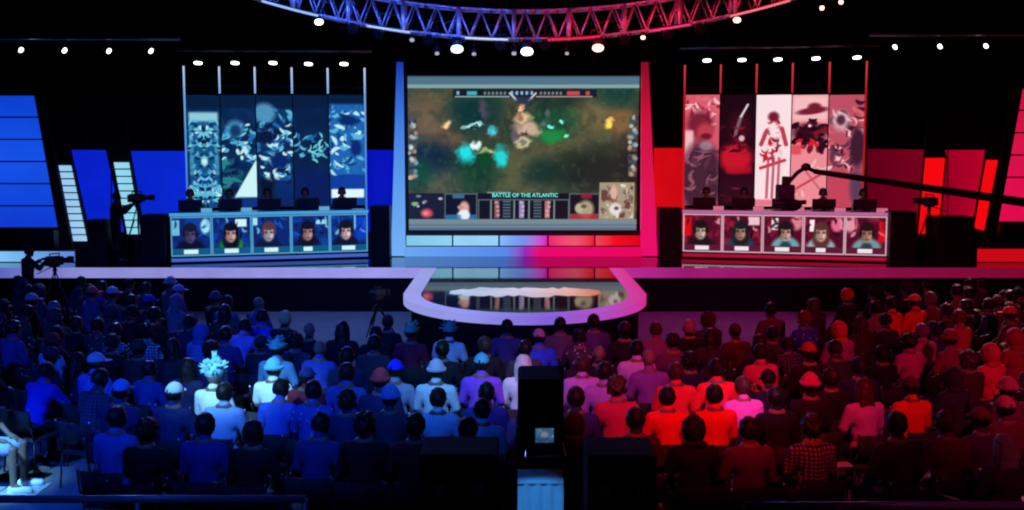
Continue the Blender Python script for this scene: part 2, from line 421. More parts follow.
for e in ((466, 153, 8, 9, (30, 205, 215)), (502, 157, 6, 10, (25, 195, 200)), (493, 131, 5, 4, (60, 190, 210)), (475, 144, 5, 3.5, (215, 240, 230)), (487, 151, 9, 3, (190, 190, 120)), (486, 158, 6, 7, (10, 60, 30)),
          (446, 124, 4, 3.5, (255, 190, 140)), (469, 127, 7, 1.5, (180, 225, 225)), (475, 124, 6, 1.3, (180, 225, 225)), (484, 108, 5, 9, (70, 62, 78)), (552, 135, 13, 6, (20, 120, 55)), (563, 122, 3, 2.2, (140, 240, 235)), (552, 125, 2.2, 1.8, (130, 230, 225)), (567, 135, 2, 2, (120, 230, 180)),
          (609, 123, 3.5, 4, (250, 210, 80)), (611, 119, 5, 1.2, (200, 160, 90)), (523, 118, 8, 6, (205, 175, 130)), (520, 116, 3, 3, (120, 80, 70)), (522, 128, 9, 5, (150, 120, 115)), (531, 129, 9, 5, (175, 150, 130)), (524, 142, 7, 5, (205, 195, 160)), (524, 142, 3.5, 2.4, (90, 90, 80)), (516, 136, 5, 4, (90, 70, 95)), (521, 107, 2.5, 4, (230, 170, 140)), (527, 133, 3, 2, (60, 25, 20)), (545, 124, 3, 3, (90, 90, 100)), (549, 113, 2, 4, (80, 80, 90))):
    pic.ell(*e[:4], e[4], soft=.9, al=.85)
pic.X, pic.Y = _X, _Y
pic.a = np.clip((pic.a - 34) * 1.28 + 40, 0, 255)
# bars over and under the game
pic.rect(400, 70, 645, 86.5, (84, 118, 138)); pic.rect(400, 84.5, 645, 88, (135, 170, 175), 1.2); pic.rect(400, 70, 645, 77, (60, 85, 110), 1.5)
pic.rect(453, 89, 597, 97, (18, 24, 40), .8, .85); pic.rect(455, 95.8, 510, 97, (150, 175, 175)); pic.rect(536, 95.8, 593, 97, (170, 150, 150))
for x in (458, 512, 517, 522, 527, 532): pic.rect(x - 1.3, 91, x + 1.3, 94.5, (140, 190, 230), .8)
pic.rect(467, 91, 477, 95, (70, 175, 195), 1); pic.rect(567, 91, 580, 95, (205, 75, 80), 1); pic.rect(586, 91, 590, 95, (205, 75, 80), 1)
for x in list(range(484, 508, 4)) + list(range(540, 564, 4)): pic.rect(x, 91.5, x + 2.2, 94.5, (125, 135, 140), .8)
pic.line(510, 93, 517, 100, 1, (190, 210, 215)); pic.line(536, 93, 529, 100, 1, (205, 195, 200)); pic.rect(516, 96, 531, 103, (40, 50, 90), 1.5, .7)
rr = random.Random(5)
for i in range(5):
    for s, x0, xe in ((-1, 409, 416.5), (1, 630, 638)):
        y0 = 117 + i * 13 if s < 0 else 116 + i * 12.5
        pic.rect(x0, y0, xe, y0 + 10, (70, 84, 84), .8)
        for j in range(6): pic.ell(rr.uniform(x0, xe), y0 + rr.uniform(0, 10), 2, 2, rr.choice([(190, 200, 180), (40, 55, 70), (210, 150, 120), (120, 170, 190), (220, 225, 210)]), .8, al=.8)
# lower score panel
pic.rect(407, 193, 602, 219, (14, 20, 30), .8); pic.rect(494, 192.5, 558, 198.5, (22, 40, 50), .8); pic.rect(488, 191.5, 512, 192.7, (120, 170, 165), .7)
for a, b, c, d in ((445, 193, 478, 219), (479, 199, 571, 219), (571, 193, 602, 219)):
    for q in ((a, b, b + 1, c), ): pic.rect(a, b, c, b + .9, (105, 125, 125), .6)
    pic.rect(a, b, a + .9, d, (105, 125, 125), .6); pic.rect(c - .9, b, c, d, (105, 125, 125), .6)
for x, cc in ((498, (150, 85, 90)), (523, (150, 140, 190)), (549, (190, 120, 125))):
    pic.rect(x - 2.5, 200.5, x + 2.5, 218, cc, 1)
    for j in range(4): pic.ell(x + rr.uniform(-2, 2), 202 + 4.3 * j, 1.6, 1.4, (220, 200, 200), .8, al=.7)
for x in (508, 539):
    for j in range(6): pic.rect(x - 4, 200.5 + 3 * j, x + 4, 202 + 3 * j, (90, 110, 125), .6)
for x in (515.5, 530.5, 492, 556): pic.rect(x - .8, 200, x + .8, 219, (120, 135, 140), .6)
pic.ell(465, 208, 5, 7, (225, 170, 150), .5); pic.ell(464, 215, 6, 5, (240, 245, 250), .5); pic.ell(461, 207, 3, 2, (200, 150, 140), .5); pic.rect(446, 214.5, 477, 219, (50, 130, 190), 1, .8); pic.ell(466, 215, 4.5, 5, (235, 245, 250), .5); pic.rect(453, 194, 465, 198, (80, 150, 190), 1.2, .7)
pic.ell(588, 209, 8, 9, (175, 165, 130), .5); pic.ell(581, 208, 4, 5, (190, 185, 150), .5); pic.rect(572, 213.5, 601, 219, (200, 60, 70), 1, .8); pic.rect(583, 193, 594, 198, (150, 35, 60), 1.5, .9); pic.ell(586, 206, 3, 2, (100, 90, 70), .6)
pic.rect(408, 194, 444, 219, (26, 30, 42), .8); pic.ell(427, 213, 6, 4.5, (215, 80, 90), .6); pic.ell(426, 213, 3, 2, (235, 140, 140), .6)
for j in range(9): pic.ell(rr.uniform(409, 443), rr.uniform(195, 206), rr.uniform(1, 3.5), 1.3, rr.choice([(130, 180, 120), (120, 130, 150), (190, 190, 200)]), .6)
pic.rect(601.5, 182, 637, 219, (170, 155, 130), .8); mn = pic.noise(6, 12)
mm = ((pic.X > 603) & (pic.X < 636) & (pic.Y > 183.5) & (pic.Y < 218)).astype(float)
pic.mix(mm * np.clip((mn - .47) * 6, 0, 1), (105, 68, 62)); pic.mix(mm * np.clip((pic.noise(5, 44) - .58) * 6, 0, 1), (235, 225, 205))
pic.ell(618, 209, 6, 6, (235, 228, 222), .5); pic.ell(619, 208, 2.5, 2, (120, 80, 110), .5); pic.ell(616, 192, 3.5, 7, (225, 180, 160), .6)
pic.rect(400, 219, 645, 235, (120, 142, 152), .8); pic.rect(400, 224, 645, 226, (95, 118, 140), 1.5); pic.rect(400, 227.5, 645, 235, (90, 112, 132), 1)
pic.grid('picture_surface', tl - Vector(screen.location), tr - tl, bl - tl, screen_mat('screen_picture', 0.95), screen, 0.05)
text_obj('caption_text', 'BATTLE OF THE ATLANTIC', 0.142, on_y(525, 195.3, YSn - .012) - Vector(screen.location), (math.pi / 2, 0, 0), emit('caption_cyan', lin((120, 235, 220)), 1.0), screen)
L = Vector(screen.location)
mb = MB(); e = .07
a = tl - L; b = tr - L; c = bl - L
mb.box((a.x - e, -.03, a.z), (b.x + e, .12, a.z + e)); mb.box((a.x - e, -.03, c.z - .2), (b.x + e, .12, c.z)); mb.box((a.x - e, -.03, c.z), (a.x, .12, a.z)); mb.box((b.x, -.03, c.z), (b.x + e, .12, a.z))
mb.build('bezel', m_black, screen)
for sx in (a.x + .6, b.x - .6): MB().box((sx - .06, .13, 0), (sx + .06, .25, a.z)).box((sx - .3, .1, 0), (sx + .3, .9, .05)).build('screen_post', m_blackm, screen)
portal = thing('screen_portal', 'glowing frame of leaning pillars and a low sill around the giant screen', 'frame', (XC, YP, SZ))
L = Vector(portal.location)
def slab(ptsx, y0, depth): # pixel polygon at plane y0
    return [on_y(x, y, y0) - L for x, y in ptsx], (0, depth, 0)
mlp = emit_ramp('portal_led_blue', 'Z', SZ, 6.2, [(0, (120, 180, 250)), (0.35, (95, 160, 240)), (0.7, (60, 120, 225)), (1, (15, 30, 170))], 0.95)
mrp = emit_ramp('portal_led_red', 'Z', SZ, 6.2, [(0, (240, 10, 110)), (0.35, (225, 20, 85)), (0.7, (205, 15, 60)), (1, (120, 10, 30))], 0.95)
mbt = emit_ramp('portal_sill_led', 'X', on_y(400, 250, YP).x, on_y(650, 250, YP).x, [(0, (110, 170, 245)), (0.42, (85, 140, 240)), (0.5, (150, 40, 190)), (0.56, (238, 5, 110)), (1, (235, 5, 90))], 0.95)
MB().prism(*slab([(396.5, 62), (402.5, 62), (405, 256), (391, 256)], YP - .05, .22)).build('pillar', mlp, portal)
MB().prism(*slab([(642, 62), (648.5, 62), (657.5, 256), (641, 256)], YP - .05, .22)).build('pillar', mrp, portal)
MB().prism(*slab([(404, 247.5), (642, 247.5), (642, 256.6), (404, 256.6)], YP - .07, .3)).build('sill', mbt, portal)
xs = [405.5, 452.5, 499, 548, 595, 641]
for i in range(5):
    cc = [[(0, (130, 200, 230)), (1, (150, 215, 245))], [(0, (160, 220, 250)), (1, (150, 210, 250))], [(0, (130, 190, 250)), (.5, (120, 150, 245)), (1, (220, 20, 190))], [(0, (235, 40, 110)), (.6, (240, 90, 110)), (1, (245, 20, 40))], [(0, (240, 70, 90)), (.4, (240, 15, 25)), (1, (225, 0, 20))]][i]
    xa, xb = on_y(xs[i] + .9, 240, YP).x, on_y(xs[i + 1] - .9, 240, YP).x
    mm_ = emit_ramp('light_box_%s' % ORD[i], 'X', xa, xb, cc, 0.95, 0.15)
    MB().prism(*slab([(xs[i] + .9, 236), (xs[i + 1] - .9, 236), (xs[i + 1] - .9, 245.6), (xs[i] + .9, 245.6)], YP, .12)).build('light_box', mm_, portal)
MB().prism(*slab([(404, 230.5), (642, 230.5), (642, 247), (404, 247)], YP + .13, .15)).build('light_box_housing', m_black, portal)

# ------------------------------------------------------------------ player booths
def strokes(p, n, box, cols, seed, ln=(4, 12), wd=(.8, 2.4), al=.75, curl=1.2):
    r = random.Random(seed)
    for _ in range(n):
        x = r.uniform(box[0], box[2]); y = r.uniform(box[1], box[3]); a = r.uniform(0, math.pi); c = r.choice(cols); l = r.uniform(*ln); w_ = r.uniform(*wd); k = r.uniform(-curl, curl)
        for q in range(5):
            nx = x + math.cos(a) * l / 5; ny = y + math.sin(a) * l / 5; p.line(x, y, nx, ny, w_ * (1 - abs(q - 2) * .25), c, al); x, y = nx, ny; a += k * .4
def banner_pic(k, side, wpx, hpx):
    p = Pic(wpx, hpx, (4, 20, 40) if side == 'blue' else (40, 6, 16), 2.0)
    sd = 30 + k + (0 if side == 'blue' else 50)
    warp = p.noise(14, sd, 3); X0 = p.X.copy(); Y0 = p.Y.copy()
    p.X = X0 + 16 * (warp - .5); p.Y = Y0 + 20 * (p.noise(16, sd + 7, 3) - .5)
    a = p.noise(13, sd + 1, 4); b = p.noise(7, sd + 2, 3); p.X, p.Y = X0, Y0
    rid = 1 - np.abs(a * 2 - 1) * 3.2; rid2 = 1 - np.abs(b * 2 - 1) * 4
    u = p.X / wpx; v = p.Y / hpx
    C1, C2, C3, C4 = (30, 110, 175), (90, 185, 220), (200, 245, 250), (6, 26, 60)
    W_, H_ = wpx, hpx
    if side == 'blue':
        p.a[:] = (8, 38, 78); p.mix(np.clip((a - .45) * 4, 0, 1) * .6, (14, 66, 110)); p.rect(0, 0, W_, 13, (6, 30, 62), 3)
        if k == 0:
            p.rect(2, 17, W_ - 2, H_, (18, 80, 130), 2); strokes(p, 60, (2, 18, W_ / 2, H_ - 3), [C2, C3, C4, C1, C4], 5, (4, 10), (.7, 1.8))
            p.rect(2, 17, W_ - 2, 26, (170, 225, 235), 3, .85); p.ell(W_ / 2, 44, 6, 5, C4, .5); p.ell(W_ / 2, 60, 5, 8, (20, 90, 120), .6); p.ell(W_ / 2, 66, 3, 5, (190, 240, 240), .7); p.ell(W_ / 2, 84, 11, 4, (10, 60, 140), .6); p.rect(2, 30, 6, 80, C2, 2, .6); strokes(p, 14, (2, 84, W_ / 2, 100), [C3, C2], 51, (5, 9), (1, 2))
            strokes(p, 26, (2, 24, W_ / 2, H_ - 6), [C4, C2, (120, 210, 225), (14, 60, 110)], 44, (3, 7), (.7, 1.6)); mir = p.a[:, ::-1].copy(); half = (p.X > W_ / 2)[..., None]; p.a = np.where(half, mir, p.a)
        elif k == 1:
            strokes(p, 60, (2, 28, W_ - 2, 66), [C1, C2, C2, C4, C3], 8, (3, 10), (.8, 2)); p.ell(13, 34, 9, 9, (70, 150, 195), .5, al=.8); p.ell(13, 36, 5, 6, (16, 60, 100), .6); strokes(p, 22, (0, 58, 16, 100), [(16, 80, 100), (40, 130, 140), C4], 9, (8, 16), (1.5, 3))
            p.mix(np.clip(((Y0 - 74) * .55 + (X0 - 26)) / 1.5, 0, 1) * np.clip((Y0 - 62) / 4, 0, 1) * np.clip((H_ - 9 - Y0) / 2, 0, 1), (205, 248, 250)); p.rect(0, H_ - 8, W_, H_, (10, 50, 130), 2)
        elif k == 2:
            strokes(p, 110, (0, 14, W_, 84), [C1, C1, C2, C4, C4, C3], 12, (3, 10), (.8, 2.2)); p.ell(7, 18, 10, 10, (90, 165, 205), .5, al=.85); p.ell(8, 42, 8, 7, (8, 22, 60), .5); p.ell(20, 66, 9, 8, (8, 36, 100), .7); strokes(p, 10, (14, 24, W_, 60), [C3, (120, 200, 235)], 13, (4, 7), (.8, 1.6)); p.rect(2, 84, 14, H_, (6, 14, 34), 5, .9); p.rect(16, 84, W_, H_, (8, 36, 110), 5, .6)
        elif k == 3:
            p.mix(np.ones_like(p.X) * .5, (4, 24, 56)); strokes(p, 26, (2, 38, W_ - 2, 60), [C2, C1, (120, 220, 235), C4], 14, (5, 10), (.8, 1.6)); strokes(p, 8, (8, 52, 26, 66), [(120, 220, 220), C2], 15, (4, 8), (.8, 1.4)); p.rect(0, 76, W_, H_, (6, 26, 96), 8, .7)
        else:
            p.rect(0, 9, W_, 82, (30, 100, 180), 3); strokes(p, 90, (0, 10, W_, 78), [C2, C2, C1, C3, (12, 50, 120)], 16, (3, 11), (.8, 2.4)); p.ell(17, 26, 9, 5, (8, 40, 100), .6); p.ell(24, 54, 5, 8, (10, 40, 110), .6); p.rect(0, 82, W_, H_, (14, 60, 160), 3); p.rect(1, H_ - 17, W_ - 1, H_ - 8, (225, 250, 255), 1.5)
    else:
        PK, LP, DK, RD = (225, 100, 115), (250, 195, 200), (56, 18, 34), (190, 25, 45)
        if k == 0:
            p.a[:] = (215, 90, 110); strokes(p, 30, (0, 0, W_, 30), [LP, PK, (160, 30, 55)], 31, (6, 16), (.8, 2)); p.ell(14, 30, 12, 14, (110, 25, 45), .6, al=.9); p.rect(0, 36, 8, 72, LP, 3, .9); p.ell(19, 38, 8, 9, (190, 60, 75), .6); p.ell(20, 42, 5, 3, (110, 20, 40), .6)
            p.ell(16, 86, 20, 38, (66, 34, 52), .35); strokes(p, 26, (2, 56, W_ - 2, H_), [(150, 85, 105), (90, 50, 70), (40, 20, 34)], 32, (8, 16), (.8, 2)); p.ell(20, 52, 6, 5, (170, 150, 165), .7, al=.7)
        elif k == 1:
            p.a[:] = (26, 6, 16); p.ell(18, 34, 10, 16, (60, 10, 26), .8); p.ell(15, 64, 15, 15, (200, 20, 42), .5, rot=.4); p.line(14, 40, 19, 22, 1.6, (120, 90, 105)); p.line(19, 22, 25, 10, 1, (220, 205, 210)); strokes(p, 16, (2, 30, 28, 56), [(150, 20, 45), (70, 10, 25), (20, 4, 12)], 33, (5, 10), (.8, 1.8)); p.ell(20, 44, 2.6, 3, (225, 180, 185), .5); p.rect(6, 72, 30, 80, (185, 16, 40), 3, .8); p.rect(0, 84, W_, H_, (40, 8, 22), 6)
            strokes(p, 8, (4, 90, 28, 108), [(110, 30, 55), (70, 14, 32)], 36, (5, 9), (.8, 1.6))
        elif k == 2:
            p.a[:] = (252, 226, 230); strokes(p, 46, (9, 22, 24, 64), [RD, (120, 22, 44), LP, (235, 120, 135)], 34, (4, 9), (.8, 1.8), curl=2); p.ell(16, 22, 5, 5, (120, 24, 44), .6); p.ell(16, 36, 4, 5, (250, 225, 228), .6); p.line(5, 74, 27, 66, 1.6, (200, 50, 70)); p.line(5, 50, 10, 36, 2, (190, 60, 80)); p.line(24, 34, 28, 50, 2, (190, 60, 80))
            for xx in (12, 17, 22): p.line(xx, 64, xx - 1, 104, 1.3, (195, 70, 95), .85)
            p.rect(0, 106, W_, H_, (235, 120, 140), 2)
        elif k == 3:
            p.a[:] = (240, 140, 150); p.rect(0, 0, W_, 26, (248, 190, 195), 6); p.ell(18, 16, 14, 3.5, (120, 28, 48), .5, rot=-.15); p.ell(20, 12, 6, 4, (120, 28, 48), .6); p.ell(16, 38, 15, 9, (46, 10, 24), .7); strokes(p, 40, (1, 24, W_ - 2, 52), [(46, 10, 24), (30, 6, 18), (120, 24, 44)], 41, (4, 11), (1.2, 3), .85); strokes(p, 6, (8, 44, 22, 54), [(220, 30, 48)], 42, (3, 6), (1, 2.2)); p.ell(16, 31, 1.3, 1.3, (240, 235, 235), .4); p.rect(0, 50, 9, 60, (225, 60, 75), 3, .8); p.line(3, 96, 30, 78, 1.2, (190, 60, 80), .9); p.line(10, 72, 30, 100, 1, (200, 90, 110), .9); strokes(p, 8, (2, 60, W_, 110), [(250, 200, 200), PK], 37, (6, 12), (1, 2), .5)
        else:
            p.a[:] = (190, 80, 100); strokes(p, 60, (0, 6, W_, 74), [LP, (235, 210, 218), DK, (90, 50, 70), PK], 38, (6, 14), (.9, 2.2)); p.ell(11, 26, 8, 10, (215, 190, 200), .6, al=.7); p.ell(11, 25, 4, 5, (90, 40, 60), .6); p.ell(27, 52, 7, 20, (60, 28, 48), .5); p.rect(0, 76, W_, H_, (200, 60, 85), 6, .6); p.ell(27, 92, 6, 18, (90, 60, 90), .7)
    return p
CAMS_B = [((90, 75, 120), (22, 22, 40), (10, 14, 32), 0), ((225, 175, 165), (10, 12, 20), (14, 60, 50), 1), ((205, 190, 205), (90, 55, 70), (12, 22, 60), 2), ((200, 150, 145), (12, 16, 30), (14, 24, 60), 3), ((240, 205, 205), (14, 18, 30), (14, 18, 40), 4)]
CAMS_R = [((215, 190, 170), (22, 18, 18), (24, 18, 26), 0), ((190, 140, 125), (20, 30, 36), (30, 62, 82), 1), ((215, 170, 150), (16, 20, 22), (110, 165, 172), 2), ((230, 185, 170), (90, 50, 45), (150, 175, 182), 3), ((190, 140, 120), (26, 16, 16), (120, 150, 160), 4)]
def cam_pic(side, k):
    sk, hr, sh, _ = (CAMS_B if side == 'blue' else CAMS_R)[k]
    p = Pic(40, 34, (12, 38, 110) if side == 'blue' else (80, 12, 36), 2.5)
    n = p.noise(9, 90 + k + (9 if side == 'red' else 0), 3)
    p.mix(np.clip((n - .5) * 5, 0, 1) * .6, (20, 80, 190) if side == 'blue' else (190, 40, 70))
    if side == 'blue':
        if k == 0: p.rect(0, 2, 8, 16, (110, 190, 225), 1); p.ell(35, 8, 5, 7, (170, 235, 245), .5)
        if k == 1: p.rect(24, 2, 36, 9, (215, 250, 250), 1)
        if k == 2: p.rect(0, 1, 5, 8, (170, 235, 240), 1)
        if k == 3: p.rect(26, 4, 38, 8, (160, 230, 245), 1)
        if k == 4: p.rect(28, 2, 39, 22, (10, 60, 200), 2); p.rect(26, 0, 28, 14, (120, 200, 235), 1)
    else:
        if k == 0: p.rect(0, 2, 8, 20, (220, 10, 15), 2)
        if k == 1: p.rect(26, 1, 38, 9, (240, 200, 215), 1.5)
        if k == 2: p.rect(8, 2, 15, 13, (255, 240, 245), 1); p.ell(34, 6, 6, 7, (225, 130, 150), .5)
        if k == 3: p.rect(5, 3, 10, 14, (255, 240, 245), 1); p.ell(33, 7, 6, 7, (235, 110, 150), .5)
        if k == 4: p.ell(4, 6, 7, 8, (235, 150, 170), .5); p.rect(33, 4, 40, 22, (220, 15, 20), 2)
    cx = [19, 19, 17, 17, 17][k] if side == 'blue' else [18, 18, 23, 17, 21][k]; cy = 14
    p.ell(cx, 30, 15, 11, sh, .25)
    if side == 'red' and k >= 2: p.ell(cx, 29, 6, 6, (20, 70, 80) if k != 3 else (60, 80, 85), .5)
    if side == 'blue' and k == 1: p.ell(cx - 8, 26, 4, 5, (20, 120, 60), .7); p.ell(cx + 9, 25, 4, 5, (30, 130, 60), .7); p.ell(cx, 28, 7, 7, (8, 18, 30), .5)
    strokes(p, 10, (0, 0, 40, 16), [(20, 90, 200), (8, 20, 60), (130, 200, 230)] if side == 'blue' else [(120, 20, 45), (30, 8, 20), (230, 150, 170)], 60 + k, (4, 9), (.8, 2), .5); p.ell(cx, cy + 8, 9, 7, hr, .4) if k % 2 else None; p.ell(cx, cy - 1.5, 7.4, 8, hr, .3); p.ell(cx, cy + 2, 5.5, 7, sk, .4); p.ell(cx - 4, cy + 3, 2.6, 5, tuple(int(c * .55) for c in sk), .9, al=.7); p.ell(cx, cy - 4.6, 6.6, 3.6, hr, .35)
    dk = tuple(int(c * .35) for c in sk)
    p.ell(cx - 2.6, cy + .8, 2, 1.3, dk, .8, al=.85); p.ell(cx + 2.6, cy + .8, 2, 1.3, dk, .8, al=.85); p.ell(cx, cy + 6.6, 2.6, 1.1, tuple(int(c * .5) for c in sk), .8, al=.8); p.ell(cx, cy + 3.6, 1.3, 2, tuple(int(c * .75) for c in sk), .8)
    p.ell(cx - 6.4, cy + 1, 1.6, 3, hr, .4); p.ell(cx + 6.4, cy + 1, 1.6, 3, hr, .4)
    bar = (16, 90, 130) if side == 'blue' else (90, 26, 52)
    p.rect(0, 28, 40, 34, bar, .8); p.rect(12, 29, 27 if k != 3 else 22, 33, (215, 250, 250) if side == 'blue' else (240, 235, 240), .6)
    return p

def booth(side):
    if side == 'blue':
        A = Vector((-8.33, 26.75, SZ)); B = Vector((-3.70, 28.1, SZ)); bw = 'blue'
        led = lin((45, 130, 215)); tubec = emit_ramp('tube_blue', 'Z', 2.3, 6.0, [(0, (60, 120, 225)), (0.5, (85, 150, 230)), (0.8, (110, 170, 235)), (1, (190, 215, 250))], 0.95)
        basec = emit('booth_base_blue', lin((75, 110, 215)), .8); topc = emit('booth_sill_blue', lin((70, 165, 225)), .9); framec = emit('booth_frame_blue', lin((90, 170, 220)), .8)
        tubes = [(183.5, 66), (219, 66.5), (254.5, 67), (291.5, 67.5), (327.5, 68), (364.5, 68)]
    else:
        A = Vector((4.38, 28.1, SZ)); B = Vector((9.22, 26.95, SZ)); bw = 'red'
        tubec = emit_ramp('tube_red', 'Z', 2.3, 6.0, [(0, (225, 30, 40)), (0.5, (200, 15, 25)), (0.8, (190, 20, 30)), (1, (215, 60, 65))], 0.85)
        basec = emit('booth_base_red', lin((185, 15, 55)), .85); topc = emit('booth_sill_red', lin((195, 110, 165)), .85); framec = emit('booth_frame_red', lin((225, 175, 195)), .85)
        tubes = [(685, 65), (721, 64.5), (757, 64), (793, 63), (830, 62), (867, 61)]
    d = (B - A); Lb = d.length; ang = math.atan2(d.y, d.x)
    desk = thing('player_desk', f'long angled {bw} player desk with five lit camera pictures on its front', 'desk', A, ang, None)
    M = Matrix.Translation(A) @ Matrix.Rotation(ang, 4, 'Z'); Mi = M.inverted()
    # desk local: x 0..Lb, y 0..(back), z 0..
    MB().box((0, 0.0, 0.0), (Lb, 0.75, 0.13), bevel=.01).build('desk_plinth', m_gloss, desk)
    MB().box((0, -0.03, 0.04), (Lb, 0.0, 0.12)).build('plinth_light', basec, desk)
    MB().box((0.02, 0.03, 0.13), (Lb - .02, 0.7, 1.16)).build('desk_body', m_black, desk)
    MB().box((-.02, -0.03, 1.16), (Lb + .02, 0.78, 1.23), bevel=.01).build('desk_top', mat('desk_top_' + bw, (0.04, 0.12, 0.3) if side == 'blue' else (0.3, 0.03, 0.08), 0.3), desk)
    MB().box((-.02, -0.045, 1.155), (Lb + .02, -0.03, 1.235)).build('sill_light', topc, desk)
    pitch = Lb / 5
    for k in range(5):
        x0 = k * pitch + .03; x1 = (k + 1) * pitch - .03
        p = cam_pic(side, k)
        f = MB()
        f.box((x0 - .025, -.035, .17), (x0 + .005, .03, 1.14)).box((x1 - .005, -.035, .17), (x1 + .025, .03, 1.14)).box((x0, -.035, .17), (x1, .03, .2)).box((x0, -.035, 1.11), (x1, .03, 1.14))
        fr = f.build('picture_frame', framec, desk)
        p.grid('camera_picture', (x0, -.005, 1.115), (x1 - x0, 0, 0), (0, 0, -.92), screen_mat('screen_picture', .95), fr, .02)
    # riser, tubes and banners behind
    rz_ = thing('booth_riser', f'low black riser behind the {bw} player desk', 'riser', A, ang)
    MB().box((0, .8, 0), (Lb, 2.6, .42), bevel=.01).build('riser_deck', m_gloss, rz_)
    MB().box((0, .785, .36), (Lb, .8, .42)).build('riser_edge', m_blackm, rz_)
    BD = 2.35   # distance of the banner plane behind the desk front
    pl0 = M @ Vector((0, BD, 0)); nrm = M.to_3x3() @ Vector((0, 1, 0))
    def onp(px, py, off=0.0):
        r = ray(px, py); o = Vector((0, 0, CAMZ)); t = (pl0 + nrm * off - o).dot(nrm) / r.dot(nrm)
        return Mi @ (o + r * t)
    bk = thing('banner_truss', f'row of upright {bw} light tubes behind the {bw} players', 'light tubes', A, ang)
    tops = []
    for i, (tx, ty) in enumerate(tubes):
        tp = onp(tx, ty, .06); tops.append(tp)
        inner_t = i not in (0, len(tubes) - 1)
        MB().cyl((tp.x, tp.y, onp(tx, 93.5, .06).z if inner_t else .42), tp, .026, seg=10).build('light_tube', tubec, bk, smooth=True)
    a, b = tops[0], tops[-1]
    MB().box((a.x - .1, a.y + .1, 4.42), (b.x + .1, a.y + .16, 4.48)).box((a.x - .1, a.y + .1, .42), (b.x + .1, a.y + .16, .48)).build('cross_bar', m_blackm, bk)
    names_b = ['a pale symmetrical ornament', 'swirls and a white wedge', 'crowded pale blue swirls', 'dark teal with faint sparks', 'bright blue swirls over a white bar'] if side == 'blue' else ['pink and dark red smoke', 'black with a red shape', 'white with dark red marks', 'pink around a black blot', 'rose and grey swirls']
    for k in range(5):
        xa = tops[k].x + (.035 if k == 0 else .014); xb = tops[k + 1].x - (.035 if k == 4 else .014)
        zt = onp(tubes[k][0], 95).z; zb = 1.22 + SZ - SZ
        wpx = 32; hpx = 113
        pc = banner_pic(k, side, wpx, hpx)
        bn = thing('hanging_banner', f'tall lit {bw} banner with {names_b[k]} behind the desk', 'banner', M @ Vector(((xa + xb) / 2, BD, zb)), ang, f'{bw} banners behind the players')
        W2 = (xb - xa) / 2
        pc.grid('banner_picture', (-W2, 0, zt - zb), (xb - xa, 0, 0), (0, 0, -(zt - zb)), screen_mat('banner_picture', .98 if side == 'blue' else .95), bn, .02)
        MB().box((-W2, -.01, zt - zb), (W2, .04, zt - zb + .05)).build('banner_rail', m_blackm, bn)
        # back glow panel above the banner
    return M, Lb, pitch, tubes
booths = {s: booth(s) for s in ('blue', 'red')}

# ------------------------------------------------------------------ cyclorama panels, wash light painted in as emission
YC = 31.5
def pxprism(name, poly, y, depth, m, parent=None, org=None):
    L = Vector(org) if org is not None else Vector((0, 0, 0))
    return MB().prism([on_y(a, b, y) - L for a, b in poly], (0, depth, 0)).build(name, m, parent)
mcb = emit_ramp('cyc_blue', 'X', -16, -3, [(0, (5, 20, 190)), (0.3, (8, 35, 215)), (0.6, (10, 45, 225)), (0.75, (6, 25, 200)), (1, (4, 8, 190))], .85, .2)
mcr = emit_ramp('cyc_red', 'X', 4, 16, [(0, (225, 8, 12)), (0.25, (170, 5, 20)), (0.5, (95, 0, 25)), (0.65, (125, 0, 30)), (.78, (190, 0, 45)), (1, (235, 5, 30))], .9, .2)
for nm, poly, m, lab in (('painted_wash_panel', [(40, 150), (110, 150), (110, 232), (40, 232)], mcb, 'blue panel of painted wash light between the big slatted panel and the first light ladder'),
                         ('painted_wash_panel', [(112, 151), (187, 151), (187, 232), (112, 232)], mcb, 'blue panel of painted wash light next to the blue banners'),
                         ('painted_wash_panel', [(366, 150), (396, 150), (396, 232), (366, 232)], mcb, 'narrow blue panel of painted wash light between the blue banners and the screen frame'),
                         ('painted_wash_panel', [(654, 148), (685, 148), (685, 232), (654, 232)], mcr, 'narrow red panel of painted wash light between the screen frame and the red banners'),
                         ('painted_wash_panel', [(868, 149), (947, 150), (947, 235), (868, 235)], mcr, 'dim crimson panel of painted wash light next to the red banners'),
                         ('painted_wash_panel', [(949, 150), (1030, 150), (1030, 235), (949, 235)], mcr, 'bright crimson panel of painted wash light behind the slatted red panels')):
    c = on_y(sum(q[0] for q in poly) / 4, poly[2][1], YC)
    t = thing(nm, lab, 'light panel', (c.x, YC, c.z))
    pxprism('panel_face', poly, YC, .05, m, t, t.location)
    p0, p1 = on_y(*poly[0], YC) - t.location, on_y(*poly[2], YC) - t.location
    MB().box((p0.x, .05, SZ - c.z), (p0.x + .08, .15, p0.z)).box((p1.x - .08, .05, SZ - c.z), (p1.x, .15, p0.z)).build('support', m_blackm, t)
